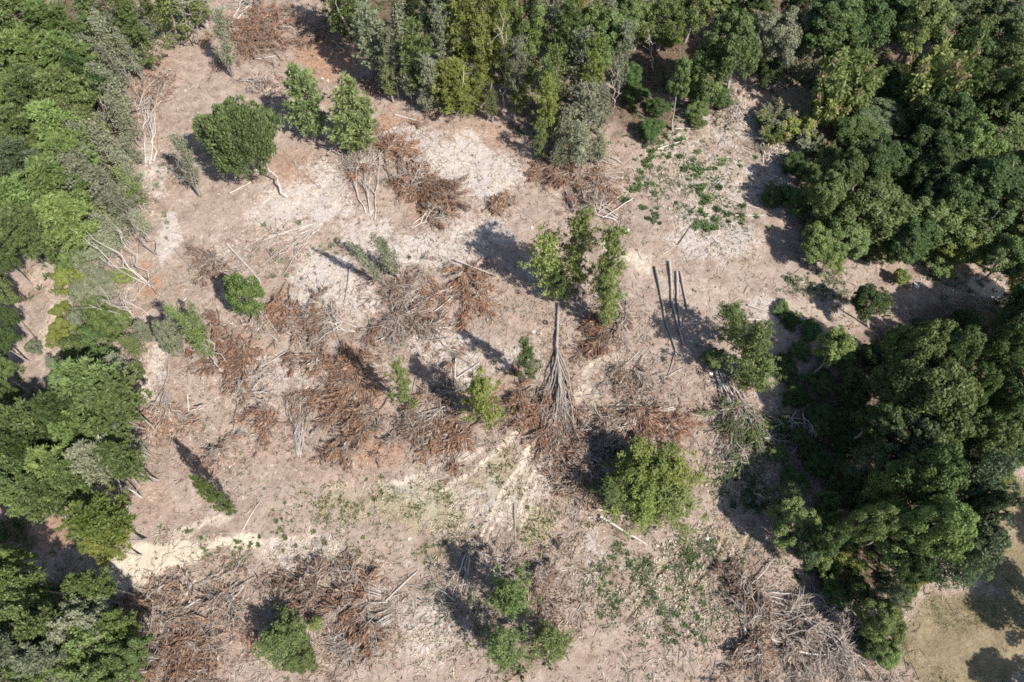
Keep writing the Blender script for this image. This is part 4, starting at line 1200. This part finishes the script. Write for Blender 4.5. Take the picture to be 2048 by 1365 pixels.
log('short white stick left of the long tree shadow', (878, 657), (902, 655), .17, 'bark_pale')
log('upright white stick above the olive bush', (912, 722), (910, 775), .12, 'bark_pale', .5)
log('white stick slanting from the dark shade patch', (908, 762), (960, 728), .1, 'bark_pale', .3)
log('thin curved pole right of the lime sapling', (803, 865), (832, 755), .09, 'bark_grey')
log('grey pole slanting across the lower left corner slash', (230, 1178), (272, 1190), .12, 'bark_pale', .2)
log('pale pole crossing the huge brown slash fan', (335, 1240), (405, 1200), .14, 'bark_pale', .8)
log('white stick by the brown twig heap, lower left', (420, 1188), (455, 1192), .12, 'bark_pale', .5)
log('thin pole rising right from the brown twig heap', (450, 1190), (512, 1155), .09, 'bark_grey', .3)
log('long thin slanting pole left of the grey stem bundle', (485, 1062), (520, 1005), .08, 'bark_pale')
log('thin long pole across the pale mid left soil', (500, 770), (590, 850), .07, 'bark_pale')
log('grey pole beside the cedar trunk, upper of two', (566, 300), (640, 378), .1, 'bark_grey')
log('curved grey branch below the cedar', (590, 320), (597, 365), .1, 'bark_grey', 0, .06)
log('pale straight pole in front of the big cedar', (460, 388), (515, 358), .1, 'bark_pale')
log('pale stick on the sandy bottom right corner of the wood', (1700, 1300), (1660, 1260), .15, 'bark_pale', .8)
log('short white chunk at the bottom edge by brown brush', (1452, 1293), (1470, 1294), .2, 'bark_pale')
log('thin pole on dry soil at the left, above the silvery tree', (330, 523), (388, 572), .1, 'bark_grey')
log('white pole end under the rounded bottom tree', (1055, 1180), (1058, 1205), .12, 'bark_pale', .2)
log('curved white branch right of the rounded bottom tree', (1105, 1235), (1122, 1215), .1, 'bark_pale', 0, .05)
log('faint pole along the pale strip in the mid upper clearing', (1030, 415), (1080, 450), .08, 'bark_pale')
log('pair-less pale pole on the orange soil by the left wood', (300, 445), (320, 480), .09, 'bark_grey')
log('slim pale pole in the dirt below the tyre', (940, 690), (1005, 740), .05, 'bark_dark')

log('thin grey pole left of the straight pink grey log', (405, 560), (350, 500), 0.11, 'bark_grey', .4, .02)
log('short pale pole below the crooked dead tree', (375, 600), (330, 640), 0.1, 'bark_pale', .4, .02)
log('thin pale pole right of the wide rust slash', (520, 740), (585, 700), 0.09, 'bark_pale', .4, .02)
log('long faint pole under the wide rust slash', (455, 775), (540, 735), 0.08, 'bark_pale', .4, .02)
log('faint pole left of the little rust fan', (480, 790), (470, 860), 0.08, 'bark_grey', .4, .02)
log('thin grey pole left of the central tangle', (700, 540), (690, 610), 0.08, 'bark_grey', .4, .02)
log('pale pole between central tangle and brown fan', (855, 600), (915, 570), 0.12, 'bark_pale', .4, .02)
log('second pale pole between central tangle and brown fan', (870, 625), (935, 580), 0.1, 'bark_pale', .4, .02)
log('long white pole laid over the brown central tangle', (745, 690), (850, 635), 0.11, 'bark_pale', .4, .02)
log('pale pole sticking right out of the rust and grey treetop', (860, 400), (950, 395), 0.11, 'bark_pale', .4, .02)
log('upper pale pole sticking right out of that treetop', (840, 360), (930, 352), 0.1, 'bark_pale', .4, .02)
log('pale branch under the first pointed cedar', (690, 280), (655, 310), 0.12, 'bark_pale', .4, .02)
log('grey white branches between pointed cedars and bare fan', (700, 320), (640, 296), 0.12, 'bark_pale', .4, .02)
log('pale pole over the bleached tangle, upper', (1240, 395), (1195, 430), 0.12, 'bark_pale', .4, .02)
log('pale pole over the bleached tangle, lower', (1265, 400), (1205, 440), 0.1, 'bark_pale', .4, .02)
log('pale pole leaning below the short fresh green tree', (1230, 620), (1258, 668), 0.13, 'bark_pale', .4, .02)
log('short pale stem at the foot of the white stemmed tops', (270, 250), (245, 215), 0.1, 'bark_pale', .4, .02)
log('long pale pole lying over the huge brown slash fan', (330, 1300), (390, 1180), 0.1, 'bark_pale', .4, .02)
log('leftmost long pale pole of the huge slash fan', (285, 1310), (318, 1165), 0.1, 'bark_pale', .4, .02)
log('white branch left of the brown slash at bottom centre', (1010, 1130), (1060, 1165), 0.13, 'bark_pale', .4, .02)
log('pale stick between the curved ruts and the wood', (1500, 1170), (1545, 1120), 0.1, 'bark_pale', .4, .02)
log('thickest white stem of the bottom right brush heap', (1620, 1240), (1740, 1318), 0.2, 'bark_pale', .4, .02)
log('white stem along the bottom edge in the brush heap', (1560, 1300), (1650, 1310), 0.16, 'bark_pale', .4, .02)

# ------------------------------------------------------------------ weeds one can count
def weed_mesh(i):
    r = np.random.default_rng(90 + i)
    mb = MB()
    for j in range(1 if i < 2 else int(r.integers(2, 5))):
        g = p_weed(r, int(r.integers(7, 15)), r.uniform(.25, .6))
        off = np.array([r.uniform(-.3, .3), r.uniform(-.25, .25), 0]) * (j > 0)
        for v, q, m in zip(g.V, g.Q, g.I):
            mb.V.append(v + off + r.normal(size=v.shape) * .03)
            mb.Q.append(q + mb.n)
            mb.I.append(m)
        mb.n += g.n
    return mb.mesh('weed', ['leaf_weed'])
WEED = [weed_mesh(i) for i in range(8)]
wr = np.random.default_rng(77)

def weeds(n, blobs_, name, label, group, s0, s1, mat):
    for i in range(n):
        cx, cy, rx, ry = blobs_[int(wr.integers(len(blobs_)))]
        a, q = wr.uniform(0, 6.283), abs(wr.normal()) * .62
        p = P(cx + rx * q * math.cos(a), cy + ry * q * math.sin(a))
        o = link(name, WEED[int(wr.integers(8))])
        o.location = (p.x, p.y, gz(p.x, p.y))
        s = s0 + (s1 - s0) * wr.uniform(0, 1) ** 1.8
        o.scale = (s, s, s * wr.uniform(.7, 1.2))
        o.rotation_euler = (0, 0, wr.uniform(0, 6.28))
        set_mat(o, mat)
        o['label'], o['category'], o['group'] = label, 'weed', group
weeds(230, [(1300, 320, 30, 50), (1340, 310, 60, 25), (1400, 340, 60, 40), (1410, 400, 50, 50), (1290, 370, 25, 40), (1440, 330, 50, 25), (1400, 380, 30, 60), (1410, 450, 40, 20), (1350, 290, 50, 30), (1480, 440, 40, 30), (1265, 380, 20, 25)],
      'leafy_weed', 'fresh green leafy weed in the weed patch at upper right', 'weeds of the upper right patch', .35, 1.8, 'leaf_weed')
weeds(95, [(1260, 1130, 90, 60), (1380, 1120, 60, 40), (1370, 1200, 70, 50), (1300, 1200, 60, 60), (1220, 1200, 50, 50), (1380, 1260, 60, 40), (1450, 1160, 40, 50)],
      'dark_weed', 'small dark green weed tuft on the lower right open ground', 'weeds of the lower right ground', .55, 1.15, 'leaf_weed')
weeds(60, [(1460, 950, 50, 25), (1500, 990, 40, 30), (1310, 440, 30, 30), (1530, 1010, 30, 25)],
      'grey_weed', 'grey-green weed tuft beside the right wood front', 'weeds beside the right wood front', .7, 1.5, 'leaf_blue')
weeds(60, [(400, 1105, 110, 20), (500, 1085, 60, 20), (360, 1060, 60, 40), (470, 1130, 80, 30), (550, 1030, 60, 60)],
      'track_weed', 'small green weed along the cream sandy track', 'weeds along the sandy track', .4, .9, 'leaf_weed')
weeds(45, [(1660, 565, 50, 22), (1690, 600, 40, 25), (1580, 560, 40, 15), (1900, 570, 60, 25)],
      'pale_weed', 'dull green weed on the dirt track at right', 'weeds on the right dirt track', .7, 1.5, 'leaf_grey')
weeds(70, [(330, 440, 30, 60), (310, 380, 30, 40), (780, 540, 70, 50), (650, 500, 60, 40), (560, 520, 60, 50), (340, 330, 25, 40)],
      'clearing_weed', 'small grey-green weed on pale ground in the upper left clearing', 'weeds of the upper left clearing', .5, 1.3, 'leaf_grey')
weeds(60, [(750, 1000, 120, 60), (900, 1080, 90, 60), (1060, 1060, 50, 50), (640, 1080, 70, 40)],
      'grass_weed', 'small yellow-green tuft on the grassy lower centre ground', 'tufts of the lower centre ground', .35, .8, 'leaf_olive')

# ------------------------------------------------------------------ small single things
def crumple(name, label, cat, px, size, mat, seed, flat=.5):
    bm = bmesh.new()
    bmesh.ops.create_icosphere(bm, subdivisions=2, radius=1)
    r = random.Random(seed)
    for v in bm.verts:
        v.co *= r.uniform(.72, 1.15)
        v.co.z = v.co.z * flat
    me = bpy.data.meshes.new(name)
    bm.to_mesh(me)
    bm.free()
    me.materials.append(MATS[mat])
    p = P(*px)
    o = link(name, me, label=label, category=cat)
    o.scale = (size, size * r.uniform(.6, .95), size)
    o.rotation_euler = (0, 0, r.uniform(0, 6))
    o.location = (p.x, p.y, gz(p.x, p.y) + size * flat * .55)
    return o
crumple('plastic_scrap', 'crumpled white plastic scrap in the shade of the right track', 'litter', (1832, 573), .62, 'white_plastic', 1)
crumple('plastic_scrap', 'small white scrap below the dark poles near the wood', 'litter', (1421, 748), .34, 'white_plastic', 2)
crumple('plastic_scrap', 'white scrap on the dirt at the tip of the bleached tangle', 'litter', (1257, 462), .32, 'white_plastic', 3)
crumple('stone', 'pale stone on the red soil above the twin cedars, left', 'stone', (645, 158), 0.29, 'stone_pale', 4)
crumple('stone', 'pale stone on the red soil above the twin cedars, right', 'stone', (656, 162), 0.26, 'stone_pale', 5)
crumple('stone', 'pale stone below the tyre in the centre', 'stone', (1067, 664), 0.27, 'stone_pale', 6)
crumple('stone', 'smaller pale stone right of the stone below the tyre', 'stone', (1082, 667), 0.17, 'stone_pale', 7)
crumple('stone', 'pale stone left of the three slender yellow-green trees', 'stone', (1064, 456), 0.26, 'stone_pale', 8)
crumple('stone', 'white stone on the grassy lower centre ground', 'stone', (819, 1078), 0.22, 'stone_pale', 9)
crumple('stone', 'orange-white stone at the lower right by the ruts', 'stone', (1414, 1078), 0.30, 'stone_pale', 10)
crumple('stone', 'pale stone in the upper left orange clearing', 'stone', (371, 182), 0.24, 'stone_pale', 11)
crumple('stone', 'white stone at the left, among yellow grass', 'stone', (119, 716), 0.43, 'stone_pale', 12)

def tyre():
    prof = [(.24, -.09), (.27, -.115), (.36, -.115), (.40, -.08), (.405, 0), (.40, .08), (.36, .115), (.27, .115), (.24, .09)]
    n = 28
    V, Q = [], []
    for i in range(n):
        a = i * 2 * math.pi / n
        for (q, z) in prof:
            rr = q + (.012 if i % 2 and q > .39 else 0)
            V.append((rr * math.cos(a), rr * math.sin(a), z))
    m = len(prof)
    for i in range(n):
        for j in range(m):
            a, b = i * m + j, i * m + (j + 1) % m
            c, d = ((i + 1) % n) * m + (j + 1) % m, ((i + 1) % n) * m + j
            Q.append((a, b, c, d))
    o = link('tyre', mesh_from('tyre', V, Q, ['rubber'], smooth=True), label='old black tyre lying flat on the bare soil in the centre', category='tyre')
    p = P(1091, 646)
    o.location = (p.x, p.y, gz(p.x, p.y) + .1)
    o.rotation_euler = (.08, -.05, 0)
tyre()

# ------------------------------------------------------------------ uncountable litter: sticks, straw, low growth
sr = np.random.default_rng(31)
foot = np.array(FOOT)

def scatter(n, dens):
    """places on the ground in view, kept with probability dens(x, y)"""
    out = []
    got = 0
    while got < n:
        px, py = sr.uniform(-40, 2090, n * 2), sr.uniform(-20, 1400, n * 2)
        d = (px - 1024)[:, None] / FPX * RIGHT - (py - 682.5)[:, None] / FPX * UP + FWD
        x, y = d[:, 0] * (-CAM_H / d[:, 2]), d[:, 1] * (-CAM_H / d[:, 2])
        k = sr.random(n * 2) < dens(x, y)
        out.append(np.stack([x[k], y[k]], 1))
        got += int(k.sum())
    return np.concatenate(out)[:n]

nz = lambda x, y, s, seed: vnoise(x + 500, y + 500, s, seed)
near = np.zeros_like(X)
for fx, fy, fr in foot:
    sel = (np.abs(X - fx) < fr * 2) & (np.abs(Y - fy) < fr * 2)
    near[sel] = np.maximum(near[sel], np.exp(-((X[sel] - fx) ** 2 + (Y[sel] - fy) ** 2) / (fr * .9) ** 2))
near_at = ground_field(near)

def sticks(n, dens, l0, l1, rad, mat, name, label):
    p = scatter(n, dens)
    a = sr.uniform(0, 6.283, n)
    l = sr.uniform(l0, l1, n) * sr.uniform(.4, 1, n)
    z = zat(p[:, 0], p[:, 1])
    ax = np.stack([np.cos(a), np.sin(a), sr.normal(size=n) * .08], 1)
    nrm = np.cross(ax, np.stack([-np.sin(a), np.cos(a), np.zeros(n)], 1))
    c = np.stack([p[:, 0], p[:, 1], z + .07 + .05 * sr.random(n)], 1)
    b = np.stack([-np.sin(a), np.cos(a), np.zeros(n)], 1)
    r = (rad * sr.uniform(.5, 1.3, n))[:, None]
    u = np.array([0, 0, 1.])
    kink = b * (l * sr.normal(size=n) * .06)[:, None]
    rings = []
    for t, k in ((-.5, .9), (0, 1.0), (.5, .45)):
        m = c + ax * (l * t)[:, None] + (kink if t == 0 else 0)
        rings.append(np.stack([m + b * r * k, m + u * r * k * 1.4, m - b * r * k], 1))
    V = np.stack(rings, 1).reshape(-1, 3)
    q = np.array([[0, 1, 4, 3], [1, 2, 5, 4], [3, 4, 7, 6], [4, 5, 8, 7]])
    Q = (np.arange(n)[:, None, None] * 9 + q[None]).reshape(-1, 4)
    link(name, mesh_from(name, V, Q, [mat]), kind='stuff', label=label, category='debris')

open_d = lambda x, y: (1 - np.clip(litter_at(x, y), 0, 1)) * (1 - lawn_at(x, y)) * (1 - .8 * cream_at(x, y))
sticks(11500, lambda x, y: open_d(x, y) * (.14 + .9 * near_at(x, y)) * smooth(.25, .75, nz(x, y, 5, 21)), .6, 3.6, .045, 'twig_mix', 'stick_litter', 'grey and brown sticks strewn over the cleared ground')
sticks(9000, lambda x, y: (.1 * open_d(x, y) + near_at(x, y) * (1 - lawn_at(x, y))) * .8, .5, 2.4, .04, 'twig_brown', 'brown_twig_litter', 'brown twigs strewn round the slash heaps')
sticks(15000, lambda x, y: open_d(x, y) * np.clip(.15 + pale_at(x, y) + .4 * olive_at(x, y), 0, 1) * smooth(.3, .6, nz(x, y, 2.5, 22)), .3, 1.1, .04, 'straw', 'straw_litter', 'pale straw and wood chips scattered on the soil')

def tufts(n, dens, size, mat, name, label, blades=6, up=.7):
    p = scatter(n, dens)
    z = zat(p[:, 0], p[:, 1])
    k = n * blades
    c = np.repeat(np.stack([p[:, 0], p[:, 1], z], 1), blades, 0)
    a = sr.uniform(0, 6.283, k)
    l = size * sr.uniform(.5, 1.2, k) * np.repeat(sr.uniform(.5, 1.5, n), blades)
    ax = unit(np.stack([np.cos(a), np.sin(a), up * sr.uniform(.4, 1.6, k)], 1))
    mb = MB()
    mb.cards(c + ax * (l * .5)[:, None] + sr.normal(size=(k, 3)) * [.12, .12, 0], ax, unit(rnd_unit(sr, k) + [0, 0, 1]), l * sr.uniform(.2, .45, k), l)
    link(name, mb.mesh(name, [mat]), kind='stuff', label=label, category='ground cover')
tufts(4200, lambda x, y: open_d(x, y) * np.clip(.03 + olive_at(x, y), 0, 1) * smooth(.4, .65, nz(x, y, 3, 23)), .32, 'leaf_olive', 'low_grass', 'thin olive grass creeping over the soil')
tufts(5200, lambda x, y: open_d(x, y) * smooth(.45, .75, nz(x, y, 6, 24)) * .6, .3, 'leaf_grey', 'low_herbs', 'sparse grey-green herbs dotted over the clearing')
tufts(11000, lambda x, y: open_d(x, y) * (.06 + near_at(x, y)) * .7, .4, 'dead_brown', 'leaf_litter', 'fallen brown leaves round the slash')
tufts(4500, lambda x, y: np.clip(litter_at(x, y), 0, 1) * smooth(.35, .7, nz(x, y, 4, 25)), .7, 'leaf_dark', 'forest_undergrowth', 'dark low undergrowth on the shaded wood floor', 9)
tufts(2500, lambda x, y: np.clip(litter_at(x, y), 0, 1) * smooth(.4, .7, nz(x, y, 5, 26)), .5, 'dead_brown', 'forest_leaf_litter', 'brown leaf litter on the wood floor', 7, .3)
patch = lambda x, y: sum(np.exp(-(((proj(np.stack([x, y, 0 * x], -1))[0] - cx) / rx) ** 2 + ((proj(np.stack([x, y, 0 * x], -1))[1] - cy) / ry) ** 2)) for cx, cy, rx, ry in
                         ((1310, 320, 50, 60), (1400, 350, 70, 60), (1420, 420, 60, 50), (1380, 1170, 120, 90), (1270, 1120, 90, 60), (1480, 960, 60, 40), (1640, 570, 70, 30)))
tufts(3600, lambda x, y: np.clip(patch(x, y), 0, 1) * smooth(.4, .7, nz(x, y, 2.2, 27)), .34, 'leaf_weed', 'patch_herbs', 'small seedlings and grass between the larger weeds', 6, .6)
tufts(2200, lambda x, y: np.clip(patch(x, y), 0, 1) * smooth(.4, .7, nz(x, y, 3, 28)), .4, 'straw', 'dry_grass', 'dry grass among the weeds', 6, .5)
tufts(4200, lambda x, y: np.clip(lawn_at(x, y), 0, 1) * smooth(.35, .65, nz(x, y, 4, 30)), .14, 'leaf_olive', 'lawn_grass', 'olive grass of the corner lawn', 5, .8)
